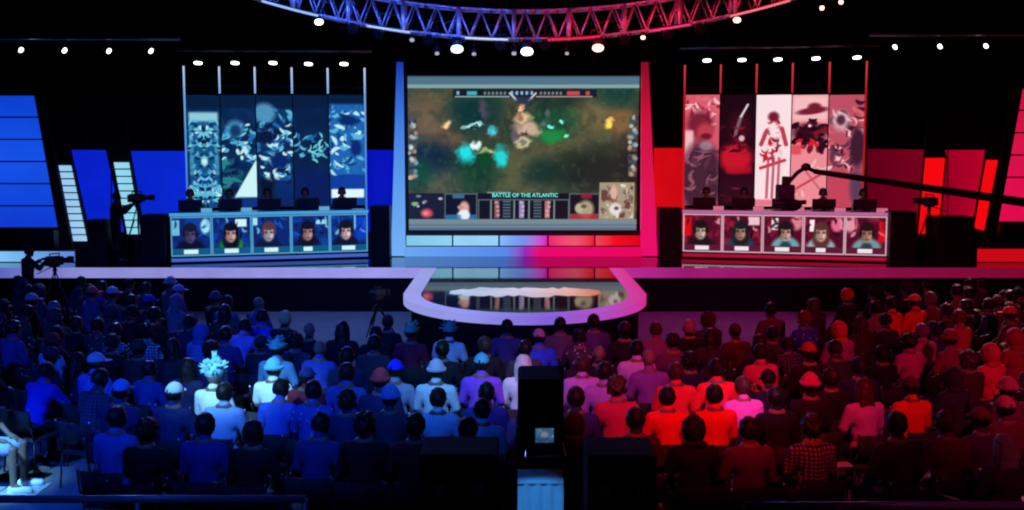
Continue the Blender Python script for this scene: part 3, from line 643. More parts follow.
# big slatted panels at both ends
def slat_panel(side):
    y = 27.6
    lab = 'big leaning blue panel of six wide glowing slats' if side < 0 else 'big leaning pink panel of glowing slats at the stage end'
    t = thing('slatted_light_panel', lab, 'light panel', (-13.2 if side < 0 else 13.2, y, SZ))
    if side < 0:
        edge = lambda v: 33 + (v - 95) * (57.5 - 33) / (228 - 95); far = -75; y0, y1, n = 95, 228, 6
        m = emit_ramp('slat_blue', 'Z', 1.8, 5.3, [(0, (15, 60, 215)), (0.5, (22, 85, 240)), (1, (10, 65, 215))], .9, .12)
    else:
        edge = lambda v: 1024 - (v - 88) * 26 / 134; far = 1090; y0, y1, n = 88, 222, 6
        m = emit_ramp('slat_pink', 'Z', 1.8, 5.3, [(0, (240, 10, 85)), (0.6, (225, 20, 75)), (1, (200, 20, 60))], .9, .15)
    h = (y1 - y0) / n
    for i in range(n):
        a, b = y0 + i * h + .8, y0 + (i + 1) * h - .8
        pxprism('slat', [(far, a), (edge(a), a), (edge(b), b), (far, b)], y, .05, m, t, t.location)
    f = MB()
    e0, e1 = edge(y0 - 3), edge(y1 + 2); s = 1 if side < 0 else -1
    L = Vector(t.location)
    f.prism([on_y(a, b, y + .06) - L for a, b in [(far, y0 - 3), (e0 + 1 * s, y0 - 3), (e1 + 1 * s, y1 + 2), (far, y1 + 2)]], (0, .08, 0))
    f.prism([on_y(a, b, y - .02) - L for a, b in [(e0 + 1 * s, y0 - 3), (e0 + 9 * s, y0 - 3), (e1 + 17 * s, 262), (e1 + 6 * s, 262)]], (0, .16, 0))
    f.build('panel_frame', m_black, t)
    xx = (on_y(-70, 240, y).x, on_y(54, 240, y).x) if side < 0 else (on_y(1000, 240, y).x, on_y(1090, 240, y).x)
    MB().box((xx[0] - L.x, .0, 0), (xx[1] - L.x, .3, on_y(0, y1 + 2, y).z - SZ)).build('panel_base', m_black, t)
slat_panel(-1); slat_panel(1)
# light ladders (left) and red strip lights (right)
mll = emit_ramp('ladder_light', 'X', -12, -9, [(0, (150, 200, 245)), (.5, (165, 215, 250)), (1, (120, 225, 240))], .95, .1)
def ladder(tx0, tx1, ty, bx0, bx1, by, n, lab):
    y = 28.2; c = on_y((bx0 + bx1) / 2, by, y)
    t = thing('light_ladder', lab, 'stage light', (c.x, y, SZ)); L = Vector(t.location)
    def at(u, v): return (tx0 + (bx0 - tx0) * v + (tx1 - tx0 + ((bx1 - bx0) - (tx1 - tx0)) * v) * u, ty + (by - ty) * v)
    for i in range(n):
        v0 = i / n + .006; v1 = (i + 1) / n - .012
        MB().prism([on_y(*at(u, v), y) - L for u, v in ((0.04, v0), (.96, v0), (.96, v1), (.04, v1))], (0, .04, 0)).build('light_cell', mll, t)
    f = MB(); f.prism([on_y(*at(u, v), y + .045) - L for u, v in ((-.35, -.55), (1.15, -.55), (1.25, 1.02), (-.15, 1.02))], (0, .08, 0))
    f.build('ladder_frame', m_black, t)
    f = MB(); cb = on_y(*at(.5, 1.0), y + .08) - L; f.box((cb.x - .28, .05, 0), (cb.x + .28, .13, cb.z)); f.build('ladder_stand', m_black, t)
ladder(57, 71, 165, 73, 87.5, 242, 11, 'tall leaning ladder of pale cells beside the big blue slatted panel')
ladder(113, 129, 162, 127, 141, 235, 10, 'leaning ladder of pale cells behind the camera operator on stage')
mrs = emit('strip_red', lin((250, 8, 15)), .95)
for poly, lab in (([(926, 158), (945, 158), (938, 234), (919, 234)], 'leaning red strip light behind the jib arm'), ([(987, 160), (1003, 160), (989, 232), (975, 228)], 'leaning red strip light beside the pink slatted panel')):
    y = 28.2; c = on_y(poly[3][0] + 8, poly[3][1], y); t = thing('strip_light', lab, 'stage light', (c.x, y, SZ)); L = Vector(t.location)
    pxprism('light_face', poly, y, .05, mrs, t, L)
    pxprism('strip_housing', [(poly[0][0] + 1, 135), (poly[1][0] - 4, 135), (poly[1][0] + 2, 158), (poly[2][0] + 2, poly[2][1]), (poly[3][0] - 2, poly[3][1]), (poly[0][0] - 2, 158)], y + .055, .08, m_black, t, L)
    MB().box((-.25, .06, 0), (.25, .14, c.z - SZ + .1)).build('strip_stand', m_black, t)
# low glowing floor strips at the stage ends
t = thing('floor_light_strip', 'low pale blue glowing strip standing on the stage under the big slatted panel', 'stage light', (-12.5, 27.0, SZ))
MB().box((-3, 0, .02), (on_y(74, 260, 27.0).x + 12.5, .06, .27)).build('light_face', emit_ramp('low_strip_blue', 'X', -15, -10.5, [(0, (60, 130, 235)), (.5, (130, 200, 250)), (1, (90, 130, 230))], .9, .2), t)
MB().box((-3, .06, 0), (on_y(74, 260, 27.0).x + 12.5, .2, .3)).build('strip_housing', m_black, t)
t = thing('floor_light_strip', 'low red glowing strip standing on the stage at the jib end', 'stage light', (12.5, 27.0, SZ))
MB().box((on_y(978, 260, 27.0).x - 12.5, 0, .02), (3, .06, .33)).build('light_face', emit('low_strip_red', lin((215, 8, 25)), .85), t)
MB().box((on_y(978, 260, 27.0).x - 12.5, .06, 0), (3, .2, .36)).build('strip_housing', m_black, t)

# ------------------------------------------------------------------ loudspeakers on stage
def speaker(x0, x1, ytop, ybot, lab, dep=.6):
    b = on_z((x0 + x1) / 2, ybot, SZ); y = b.y
    xa, xb = on_y(x0, ytop, y).x, on_y(x1, ytop, y).x; h = on_y(x0, ytop, y).z - SZ; wd = (xb - xa) / 2
    t = thing('loudspeaker', lab, 'loudspeaker', (b.x, y, SZ))
    MB().box((-wd, 0.02, 0), (wd, dep, h), bevel=.02).build('cabinet', m_black, t)
    MB().box((-wd + .04, 0, .05), (wd - .04, .018, h - .05)).build('grille', mat('speaker_grille', (.008, .008, .01), .8, bump=.6, scale=160), t)
    MB().box((-wd + .1, -.01, h - .2), (wd - .1, 0.0, h - .15)).build('badge', m_blackm, t)
    return t
speaker(140.5, 166, 215, 264, 'black loudspeaker stack between the camera operator and the blue desk')
speaker(88, 107, 220, 264, 'black loudspeaker left of the camera operator on stage')
speaker(370, 390, 206, 259, 'added black box in the dark gap between the blue desk and the screen frame')  # box put in to fill a dark gap
speaker(659, 682, 208, 258, 'black loudspeaker between the screen frame and the red desk')
speaker(889.5, 915.5, 212, 264, 'black loudspeaker at the outer end of the red desk')
speaker(936, 974, 217, 264, 'wide black loudspeaker right of the lit red strip', .8)
# ================================================================== RIGGING
m_lamp = emit('lamp_white', (0.95, 0.95, 1.0), 4.0); m_lampb = emit('lamp_blue', (0.35, 0.55, 1.0), 5.0); m_lampr = emit('lamp_red', (1.0, 0.35, 0.25), 5.0); m_lampdim = emit('lamp_dim', (.55, .6, .75), .7)
def lathe_lamp(lab, p, aim, r, lens, group=None, drop=0.44, name='stage_lamp'):
    t = thing(name, lab, 'stage light', p, 0, group)
    d = (Vector(aim) - Vector(p)).normalized()
    MB().cyl(-d * r * 2.6, -d * .01, r * .75, r * 1.08, seg=16).build('lamp_housing', m_black, t, smooth=True)
    MB().cyl(-d * .012, d * .012, r, seg=16).build('lens', lens, t)
    c = -d * r * 1.4
    MB().cyl(c + Vector((-r * 1.25, 0, 0)), c + Vector((-r * 1.25, 0, r * 2)), r * .14, seg=6).cyl(c + Vector((r * 1.25, 0, 0)), c + Vector((r * 1.25, 0, r * 2)), r * .14, seg=6).cyl(c + Vector((-r * 1.3, 0, r * 2)), c + Vector((r * 1.3, 0, r * 2)), r * .16, seg=6).cyl(c + Vector((0, 0, r * 2)), c + Vector((0, 0, r * 2 + drop)), r * .16, seg=6).build('yoke', m_blackm, t)
    return t
# curved lattice truss
YT = 24.0
def trx(px): return px
def low(px): return 38.5 - 5.6e-4 * (px - 525) ** 2
def yy(px): return YT - 2.2 * ((px - 525) / 260.0) ** 2
truss = thing('lighting_truss', 'curved metal lattice truss hanging over the front of the stage', 'truss', on_y(525, 39, YT))
L = Vector(truss.location)
V_ = lambda *a: Vector(a)
NT = 56; stn = []
for i in range(NT + 1):
    px = 215 + (835 - 215) * i / NT
    y = yy(px); a = on_y(px, low(px), y)
    c = a + Vector((0, 0, .6)); stn.append([a - L, c - L, a + Vector((0, .5, 0)) - L, c + Vector((0, .5, 0)) - L])
for j in range(4):
    mb = MB()
    for i in range(NT): mb.cyl(stn[i][j], stn[i + 1][j], .026, seg=8)
    mb.build('chord', m_alu, truss, smooth=True)
mb = MB()
for i in range(NT):
    a, b = stn[i], stn[i + 1]
    if i % 2: mb.cyl(a[0], b[1], .016, seg=6).cyl(a[2], b[3], .016, seg=6).cyl(a[0], b[2], .014, seg=6).cyl(a[1], b[3], .014, seg=6)
    else: mb.cyl(a[1], b[0], .016, seg=6).cyl(a[3], b[2], .016, seg=6).cyl(a[2], b[0], .014, seg=6).cyl(a[3], b[1], .014, seg=6)
mb.build('lattice', m_alu, truss, smooth=True)
mb = MB()
for i in range(NT):
    a, b = stn[i], stn[i + 1]
    if i % 3 == 0: mb.cyl(a[0], b[3], .01, seg=5).cyl(a[2], b[1], .01, seg=5)
    mb.cyl(a[0].lerp(a[1], .5) + V_(0, .1, 0), b[0].lerp(b[1], .45) + V_(0, .1, 0), .012, seg=5)
mb.build('cable_run', m_blackm, truss)
for i in range(2, NT, 5):
    mb = MB(); s = stn[i]
    mb.cyl(s[0], s[1], .045, seg=8).cyl(s[2], s[3], .045, seg=8).cyl(s[0], s[2], .03, seg=8).cyl(s[1], s[3], .03, seg=8)
    mb.build('coupler', m_alu, truss, smooth=True)
for i in (6, 17, 27, 38):
    s = stn[i]; MB().cyl(s[3], s[3] + Vector((0, 0, 11 - (s[3] + L).z)), .012, seg=6).build('hanging_cable', m_blackm, truss)
# LED battens on the lower chord, giving the truss its bright runs
for (pa_, pb_, colr, lab) in ((262, 318, (150, 190, 255), 'bright batten light at the outer blue end of the curved truss'), (367, 410, (170, 195, 255), 'bright batten light on the truss above the screen frame, blue half'), (465, 508, (200, 210, 255), 'bright batten light near the middle of the curved truss'), (548, 600, (235, 25, 60), 'red batten light on the truss just past its middle'), (650, 690, (235, 50, 110), 'red batten light on the truss above the red banners'), (730, 790, (255, 110, 120), 'bright batten light at the outer red end of the curved truss')):
    m = emit('batten_%d' % pa_, lin(colr), 1.1)
    n_ = 6; pts = [on_y(pa_ + (pb_ - pa_) * i / n_, low(pa_ + (pb_ - pa_) * i / n_) + 1.2, yy(pa_ + (pb_ - pa_) * i / n_) - .05) for i in range(n_ + 1)]
    t = thing('batten_light', lab, 'stage light', pts[3])
    MB().tube([p - pts[3] for p in pts], .022, 6).build('light_tube', m, t)
    MB().tube([p - pts[3] + Vector((0, .035, .02)) for p in pts], .03, 6).build('batten_housing', m_black, t)
for px, en_ in ((290, 14), (345, 30), (400, 22), (455, 30), (500, 12)):  # unseen point lights added in front of the truss to colour it blue
    l = bpy.data.lights.new('truss_tint_point', 'POINT'); l.color = (.03, .12, 1); l.energy = en_; l.shadow_soft_size = .08
    o = bpy.data.objects.new('truss_tint_point', l); COL.objects.link(o); o.location = on_y(px, low(px) - 6, yy(px) - .55)
for px, en_ in ((556, 10), (598, 16), (650, 22), (700, 7), (760, 20)):  # same added unseen points, red half
    l = bpy.data.lights.new('truss_tint_point', 'POINT'); l.color = (1, .01, .04); l.energy = en_; l.shadow_soft_size = .08
    o = bpy.data.objects.new('truss_tint_point', l); COL.objects.link(o); o.location = on_y(px, low(px) - 6, yy(px) - .55)
# lamps under the truss
for px, py, r, ln, lab in ((457, 49, .13, m_lampb, 'bright blue round lamp hanging under the curved truss'), (527, 51.5, .13, m_lamp, 'bright white round lamp hanging over the middle of the screen'), (598, 48, .12, m_lampr, 'bright warm red round lamp hanging under the curved truss'),
                           (319, 22, .085, m_lamp, 'white lamp glinting below the blue end of the truss'), (412, 40, .05, m_lampdim, 'dim tilted lamp under the truss left of the bright blue lamp'), (437, 53.5, .045, m_lampdim, 'small dim lamp just left of the bright blue lamp'), (474, 54, .045, m_lampdim, 'small dim lamp just right of the bright blue lamp'),
                           (514, 53.5, .05, m_lampdim, 'small dim lamp just left of the white centre lamp'), (567, 53.5, .04, m_lampdim, 'small dim lamp between the white and red centre lamps'), (643, 37.5, .05, m_lampr, 'small pinkish lamp under the red half of the truss'), (737, 20, .075, m_lampr, 'warm lamp glinting below the outer red end of the truss')):
    p = on_y(px, py, yy(px))
    lathe_lamp(lab, p, (p.x * .7, p.y - 6, p.z - 9), r, ln, drop=max(.05, on_y(px, low(px), yy(px)).z - p.z - r * 2 + .14))
# extra dark movers on the truss
for i, px in enumerate((352, 378, 428, 500, 545, 625, 668, 700)):
    p = on_y(px, low(px) + 8, yy(px))
    lathe_lamp(f'unlit dark moving lamp, {ORD[i]} from the left along the curved truss', p, (p.x, 10, 0), .1, m_blackm, 'unlit lamps along the curved truss', drop=.2)
# side lamps: rows of small tilted lamps
for i, (px, py) in enumerate(((21, 50), (64.5, 50.5), (109, 51), (151, 51))):
    p = on_y(px, py, 25); lathe_lamp(f'small tilted white lamp, {ORD[i]} from the left over the blue stage end', p, (p.x + 8, p.y - 2.6, p.z - 5), .062, m_lamp, 'white lamps over the blue stage end')
for i, (px, py) in enumerate(((895, 47), (940, 46.5), (986, 46))):
    p = on_y(px, py, 25); lathe_lamp(f'small tilted white lamp, {ORD[i]} from the left over the red stage end', p, (p.x - 8, p.y - 2.6, p.z - 5), .058, m_lamp, 'white lamps over the red stage end')
for i, (px, py) in enumerate(((822, 8), (841, 2))):
    p = on_y(px, py, 25); lathe_lamp(('nearer' if i else 'lower') + ' of two small pink lamps past the red end of the truss', p, (p.x - 3, 10, 0), .05, m_lampr)
for side, row in (('blue', ((198, 63), (235, 63), (273, 63), (308.5, 64), (344, 64))), ('red', ((707, 60.5), (742, 60), (778, 59.5), (816, 58.5), (857, 57.5)))):
    for i, (px, py) in enumerate(row):
        p = on_y(px, py, 27.0)
        lathe_lamp(f'white downlight over the {side} banners, {ORD[i]} from the left', p, (p.x, p.y - 2, p.z - 8), .1, m_lamp, f'downlights over the {side} banners', name='downlight')
# pipes the lamps hang from
def pipe(pa_, pb_, y, lab):
    a, b = on_y(*pa_, y), on_y(*pb_, y); c = (a + b) / 2
    t = thing('lighting_pipe', lab, 'pipe', c)
    MB().cyl(a - c, b - c, .035, seg=10).build('pipe_tube', m_steel, t, smooth=True)
    for f in (.08, .36, .64, .92):
        q = a.lerp(b, f) - c; MB().cyl(q, q + Vector((0, 0, 11 - (q + c).z)), .012, seg=6).build('hanging_cable', m_blackm, t)
pipe((-40, 38), (180, 39), 25.05, 'dark pipe carrying the tilted lamps over the blue stage end')
pipe((870, 35), (1060, 34), 25.05, 'dark pipe carrying the tilted lamps over the red stage end')
pipe((176, 50), (372, 51), 27.05, 'dark pipe carrying the downlights over the blue banners')
pipe((680, 48), (880, 45), 27.05, 'dark pipe carrying the downlights over the red banners')

# ================================================================== PEOPLE
HOLD = bpy.data.collections.new('patterns')   # never linked to the scene
def remeshed(bm_src, voxel, dec, name, smooth_it=4):
    me = bm_src.mesh(name)
    o = bpy.data.objects.new(name, me); COL.objects.link(o)
    m = o.modifiers.new('r', 'REMESH'); m.mode = 'VOXEL'; m.voxel_size = voxel; m.use_smooth_shade = True
    s = o.modifiers.new('s', 'SMOOTH'); s.factor = .5; s.iterations = smooth_it
    if dec < 1:
        d = o.modifiers.new('d', 'DECIMATE'); d.ratio = dec
    dg = bpy.context.evaluated_depsgraph_get(); dg.update()
    out = bpy.data.meshes.new_from_object(o.evaluated_get(dg)); out.name = name
    bpy.data.objects.remove(o); bpy.data.meshes.remove(me)
    for p in out.polygons: p.use_smooth = True
    return out
def V(*a): return Vector(a)
class Pose:
    def __init__(s, lean=0.08, yaw=0, nod=0, sit=True, arms='lap', headroll=0):
        s.sit = sit; s.arms = arms
        z0 = .53 if sit else .93
        s.piv = V(0, 0, z0)
        Rl = Matrix.Rotation(-lean, 3, 'X')
        U = lambda v: s.piv + Rl @ (Vector(v) - V(0, 0, .53))
        s.waist = U((0, -.01, .74)); s.chest = U((0, -.01, .95)); s.sh = [U((-.168, -.01, 1.005)), U((.168, -.01, 1.005))]
        s.neck = U((0, -.01, 1.08)); s.head = U((0, .02, 1.22)); s.U = U
        s.HM = Matrix.Translation(s.head) @ Euler((-(lean * .3 + nod), headroll, yaw)).to_matrix().to_4x4()
        s.hip = [V(-.09, 0, z0 - .0), V(.09, 0, z0 - .0)]
        if sit:
            s.knee = [V(-.13, .43, .51), V(.13, .43, .51)]; s.ank = [V(-.13, .42, .09), V(.13, .42, .09)]; s.toe = [V(-.15, .58, .04), V(.15, .58, .04)]
        else:
            s.knee = [V(-.11, .02, .49), V(.12, .03, .49)]; s.ank = [V(-.13, -.02, .09), V(.14, -.01, .09)]; s.toe = [V(-.15, .14, .04), V(.17, .14, .04)]
        A = {'lap': ((.225, .05, .80), (.13, .28, .62), (-.3, .9, -.25)), 'knees': ((.215, .24, .78), (.12, .42, .62), (-.2, .9, -.3)), 'cross': ((.225, .07, .82), (-.02, .22, .88), (-1, .1, .1)),
             'desk': ((.25, .12, .80), (.2, .38, .74), (-.1, 1, -.1)), 'cam': ((.26, .12, .86), (.12, .34, 1.02), (-.3, .8, .4)), 'phone': ((.23, .14, .83), (.08, .33, 1.02), (-.4, .6, .7)), 'side': ((.25, -.03, .80), (.25, .05, .56), (0, .3, -1))}[arms]
        dz = V(0, 0, z0 - .53)
        s.elb = []; s.wri = []; s.hd = []
        for sg in (-1, 1):
            e, w_, h = A
            if arms in ('lap', 'knees') and sit:
                s.elb.append(V(e[0] * sg, e[1], e[2]) + (s.sh[1] - V(.168, -.01, 1.005)) * .6); s.wri.append(V(w_[0] * sg, w_[1], w_[2]))
            else:
                s.elb.append(s.U(V(e[0] * sg, e[1], e[2]))); ww = V(w_[0] * sg, w_[1], w_[2]) if arms != 'cross' else V(w_[0] * sg, w_[1] + (.035 if sg > 0 else 0), w_[2] + .02 * sg); s.wri.append(s.U(ww))
            s.hd.append(V(h[0] * sg, h[1], h[2]).normalized())
def body_mesh(P, name):
    b = MB()
    b.ell(P.piv + V(0, 0, .02), (.155, .115, .11)); b.bone(P.piv, P.waist, .115, .105); b.bone(P.waist, P.chest, .11, .12)
    b.ell(P.waist, (.135, .1, .13)); b.ell(P.chest - V(0, 0, .03), (.16, .11, .15)); b.bone(P.sh[0], P.sh[1], .058, .058)
    b.bone(P.neck, P.head - V(0, 0, .05), .058, .052); b.ell(P.neck, (.1, .075, .05))
    H = P.HM; q = H.to_3x3().to_quaternion().to_euler()
    def hp(x, y, z): return H @ V(x, y, z)
    b.ell(hp(0, -.01, .02), (.077, .095, .1), q); b.ell(hp(0, .02, -.05), (.058, .07, .07), q); b.ell(hp(0, .092, -.02), (.014, .022, .024), q, 1)
    b.ell(hp(0, .075, .03), (.05, .02, .012), q, 1); b.ell(hp(0, .078, -.065), (.028, .018, .014), q, 1); b.ell(hp(0, .07, -.1), (.025, .022, .02), q, 1)
    for sg in (-1, 1): b.ell(hp(.08 * sg, -.005, 0), (.012, .022, .034), q, 1)
    for i, sg in enumerate((-1, 1)):
        b.bone(P.sh[i], P.elb[i], .052, .04); b.bone(P.elb[i], P.wri[i], .041, .028)
        d = P.hd[i]; pal = P.wri[i] + d * .05; sd = d.cross(V(0, 0, 1)); sd = sd.normalized() if sd.length > .1 else V(0, 1, 0); up = sd.cross(d)
        b.bone(P.wri[i], pal + d * .01, .026, .03)
        b.bone(pal - sd * .02, pal + sd * .02, .02, .02)
        for k, (o, ln) in enumerate(((-.03, .055), (-.01, .07), (.01, .075), (.03, .065))):
            a = pal + d * .03 + sd * o; m_ = a + d * ln * .55 - up * .008; b.bone(a, m_, .0095, .009, 8); b.bone(m_, m_ + d * ln * .35 - up * .03, .009, .0075, 8)
        a = pal - sd * sg * .03 - d * .02; b.bone(a, a - sd * sg * .025 + d * .03 - up * .01, .012, .009, 8)
        b.bone(P.hip[i], P.knee[i], .078, .055); b.bone(P.knee[i], P.ank[i], .055, .036); b.ell(P.knee[i].lerp(P.ank[i], .3) - V(0, .02, 0), (.05, .055, .1))
        b.bone(P.ank[i], P.toe[i], .035, .028)
    return remeshed(b, .009, .3, name, 3)
def shirt_mesh(P, name, sleeve='long'):
    b = MB()
    b.ell(P.piv + V(0, 0, .06), (.172, .135, .1)); b.bone(P.piv + V(0, 0, .06), P.waist, .13, .125); b.bone(P.waist, P.chest, .13, .14)
    b.ell(P.waist, (.158, .122, .14)); b.ell(P.chest - V(0, 0, .02), (.185, .13, .155)); b.bone(P.sh[0], P.sh[1], .07, .07); b.ell(P.neck - V(0, 0, .015), (.085, .075, .045)); b.bone(P.neck - V(0, 0, .03), P.neck + V(0, .004, .022), .072, .066)
    for q in P.sh: b.bone(P.neck - V(0, 0, .035), q.lerp(P.neck, .3) + V(0, 0, -.008), .06, .06)
    for i in (0, 1):
        if sleeve == 'long':
            b.bone(P.sh[i], P.elb[i], .07, .056); b.bone(P.elb[i], P.elb[i].lerp(P.wri[i], .93), .056, .04)
        else:
            b.bone(P.sh[i], P.sh[i].lerp(P.elb[i], .75), .072, .064)
    return remeshed(b, .014, .35, name, 3)
def trousers_mesh(P, name, short=False):
    b = MB(); b.ell(P.piv + V(0, 0, .0), (.175, .135, .1))
    for i in (0, 1):
        if short: b.bone(P.hip[i], P.hip[i].lerp(P.knee[i], .85), .092, .075)
        else: b.bone(P.hip[i], P.knee[i], .09, .068); b.bone(P.knee[i], P.ank[i] + V(0, 0, .02), .068, .055)
    return remeshed(b, .014, .35, name, 3)
def shoes_mesh(P, name):
    b = MB()
    for i in (0, 1):
        b.bone(P.ank[i] - V(0, .03, .04), P.toe[i] + V(0, .03, .008), .045, .042); b.box(P.ank[i] - V(.045, .07, .09), P.ank[i] + V(.045, .0, -.065))
    return remeshed(b, .012, .5, name, 2)
# ---- hair and hats, modelled about the head centre, face towards +Y
def shell(rx, ry, rz, cut, off=(0, -.012, .015), th=.012, rough=.004, seed=1, sub=4):
    b = MB(); b.ell((0, 0, 0), (rx, ry, rz), None, sub)
    for v in b.bm.verts:
        n_ = mnoise.noise(v.co * 30 + V(seed, 0, 0)); v.co += v.co.normalized() * n_ * rough * 3 + Vector(off)
    kill = [f for f in b.bm.faces if cut(f.calc_center_median())]
    bmesh.ops.delete(b.bm, geom=kill, context='FACES')
    bmesh.ops.solidify(b.bm, geom=list(b.bm.faces), thickness=th)
    return b
def hair_short(seed=1): return shell(.09, .108, .115, lambda c: (c.y > .045 and c.z < .075) or c.z < -.055, seed=seed, rough=.004)
def hair_messy(): return shell(.098, .115, .122, lambda c: (c.y > .05 and c.z < .07) or c.z < -.06, seed=5, rough=.012)
def hair_long():
    b = hair_short(3)
    b.ell((0, -.075, -.06), (.095, .05, .14)); b.ell((0, -.085, -.17), (.1, .04, .14)); b.ell((-.08, -.02, -.08), (.028, .05, .13)); b.ell((.08, -.02, -.08), (.028, .05, .13)); return b
def cap():
    b = shell(.092, .112, .115, lambda c: c.z < .025, off=(0, -.005, .018), rough=0)
    for i in range(10):
        a0 = math.pi * i / 10; a1 = math.pi * (i + 1) / 10
        q = lambda a, r, ry, z: V(r * math.cos(a), .07 + ry * math.sin(a), z)
        b.hexa([q(a0, .075, .03, .03), q(a1, .075, .03, .03), q(a1, .08, .115, .018), q(a0, .08, .115, .018), q(a0, .075, .03, .042), q(a1, .075, .03, .042), q(a1, .08, .115, .026), q(a0, .08, .115, .026)])
    b.ell((0, -.005, .135), (.01, .01, .006), None, 1); return b
def beanie():
    b = shell(.097, .113, .13, lambda c: c.z < .01, off=(0, -.008, .02), rough=.002)
    for i in range(28):
        a0 = 2 * math.pi * i / 28; b.ell((.1 * math.cos(a0), -.008 + .116 * math.sin(a0), .03), (.014, .014, .026), None, 1)
    return b
def hood():
    b = shell(.11, .128, .138, lambda c: (c.y > .055 and c.z < .085) or c.z < -.11, off=(0, -.02, 0), rough=.004)
    b.ell((0, -.075, -.13), (.12, .06, .05)); return b
def spiky():
    b = MB(); b.ell((0, -.01, .09), (.12, .13, .12)); rr = random.Random(2)
    for i in range(62):
        z = rr.uniform(-.15, 1); a = i * 2.39996; s = math.sqrt(1 - min(1, z * z)); d = V(s * math.cos(a), s * math.sin(a), z)
        p = V(0, -.01, .09) + Vector((d.x * .1, d.y * .11, d.z * .1)); b.cyl(p, p + d * rr.uniform(.05, .085), .026, .003, 5)
    for i in range(7):
        a = i * .9; b.cyl((0, 0, .19), (.03 * math.cos(a), .03 * math.sin(a), .31), .022, .002, 5)
    return b
def leafy():
    b = shell(.1, .12, .12, lambda c: c.z < .02, off=(0, -.005, .02), rough=.004); rr = random.Random(4)
    for i in range(20):
        a = rr.uniform(0, 6.28); el = rr.uniform(-.1, 1.2); d = V(math.cos(a) * math.cos(el), math.sin(a) * math.cos(el), math.sin(el)); p = V(0, 0, .05) + d * .09
        s = d.cross(V(0, 0, 1)).normalized(); l = rr.uniform(.05, .09); t_ = p + d * l + V(0, 0, .01)
        b.hexa([p - s * .01, p + s * .01, p + s * .01 + d * .004, p - s * .01 + d * .004, p + d * l * .5 - s * .04, p + d * l * .5 + s * .04, t_ + s * .004, t_ - s * .004])
    return b
def brim_hat():
    b = shell(.095, .115, .12, lambda c: c.z < .03, off=(0, -.005, .02), rough=.002)
    for i in range(24):
        a0 = 2 * math.pi * i / 24; a1 = 2 * math.pi * (i + 1) / 24; q = lambda a, r, z: V(r * math.cos(a), -.005 + r * 1.12 * math.sin(a), z)
        b.hexa([q(a0, .09, .035), q(a1, .09, .035), q(a1, .165, .01), q(a0, .165, .01), q(a0, .09, .047), q(a1, .09, .047), q(a1, .165, .018), q(a0, .165, .018)])
    return b
def headset():
    b = MB(); pts = [V(.095 * math.cos(t), -.005, .02 + .125 * math.sin(t)) for t in [math.pi * i / 10 for i in range(11)]]
    b.tube(pts, .011, 6); b.ell((.092, -.005, -.01), (.022, .038, .042)); b.ell((-.092, -.005, -.01), (.022, .038, .042)); b.tube([V(-.1, .0, -.03), V(-.09, .06, -.07), V(-.04, .1, -.075)], .005, 5); return b
HEADGEAR = {}
for nm_, fn in (('short', hair_short), ('messy', hair_messy), ('long', hair_long), ('cap', cap), ('beanie', beanie), ('hood', hood), ('spiky', spiky), ('leafy', leafy), ('brim', brim_hat), ('headset', headset)):
    HEADGEAR[nm_] = fn().mesh('headgear_' + nm_, True)
m_skin = mat('skin', (.26, .14, .1), .6, vary=.15, scale=12)
m_skin2 = mat('skin_deep', (.16, .085, .055), .6, vary=.15, scale=12)
m_cloth = tinted('dyed_cloth', .85); m_check = tinted('checked_cloth', .85, 'check'); m_blotch = tinted('printed_cloth', .85, 'blotch')
m_hair = tinted('hair_strands', .5, None, .6); m_felt = tinted('hat_felt', .8); m_shoe = tinted('shoe_leather', .5, None, .1)
POSES = {'lap': Pose(.05), 'lapleft': Pose(.06, yaw=.55), 'lapright': Pose(.06, yaw=-.55), 'fwd': Pose(.38, nod=-.1, arms='knees'), 'cross': Pose(-.02, yaw=.2, arms='cross'), 'bow': Pose(.25, nod=.35, arms='lap', yaw=-.2), 'phone': Pose(.08, nod=.3, arms='phone'),
         'desk': Pose(.12, arms='desk'), 'stand': Pose(.06, sit=False, arms='cam'), 'standby': Pose(.03, sit=False, arms='side', yaw=.3)}
_cache = {}
def get(kind, pose):
    k = (kind, pose)
    if k not in _cache:
        P = POSES[pose]
        f = {'body': lambda: body_mesh(P, 'body_' + pose), 'long': lambda: shirt_mesh(P, 'shirt_' + pose, 'long'), 'tee': lambda: shirt_mesh(P, 'tee_' + pose, 'tee'),
             'trousers': lambda: trousers_mesh(P, 'trousers_' + pose), 'shorts': lambda: trousers_mesh(P, 'shorts_' + pose, True), 'shoes': lambda: shoes_mesh(P, 'shoes_' + pose)}[kind]
        me = f(); me.materials.append(m_skin if kind == 'body' else m_shoe if kind == 'shoes' else m_cloth); _cache[k] = me
    return _cache[k]
HAIRNAME = {'short': 'hair', 'messy': 'hair', 'long': 'hair', 'cap': 'cap', 'beanie': 'beanie', 'hood': 'hood', 'spiky': 'spiky_hat', 'leafy': 'leafy_hat', 'brim': 'brimmed_hat', 'headset': 'headset'}
eye_me = MB().ell((-.03, .079, .008), (.012, .008, .009), None, 1).ell((.03, .079, .008), (.012, .008, .009), None, 1).mesh('eyes', True); eye_me.materials.append(mat('eye_dark', (.03, .02, .02), .2))
for h_, me_ in HEADGEAR.items(): me_.materials.append(m_hair if h_ in ('short', 'messy', 'long') else m_felt)
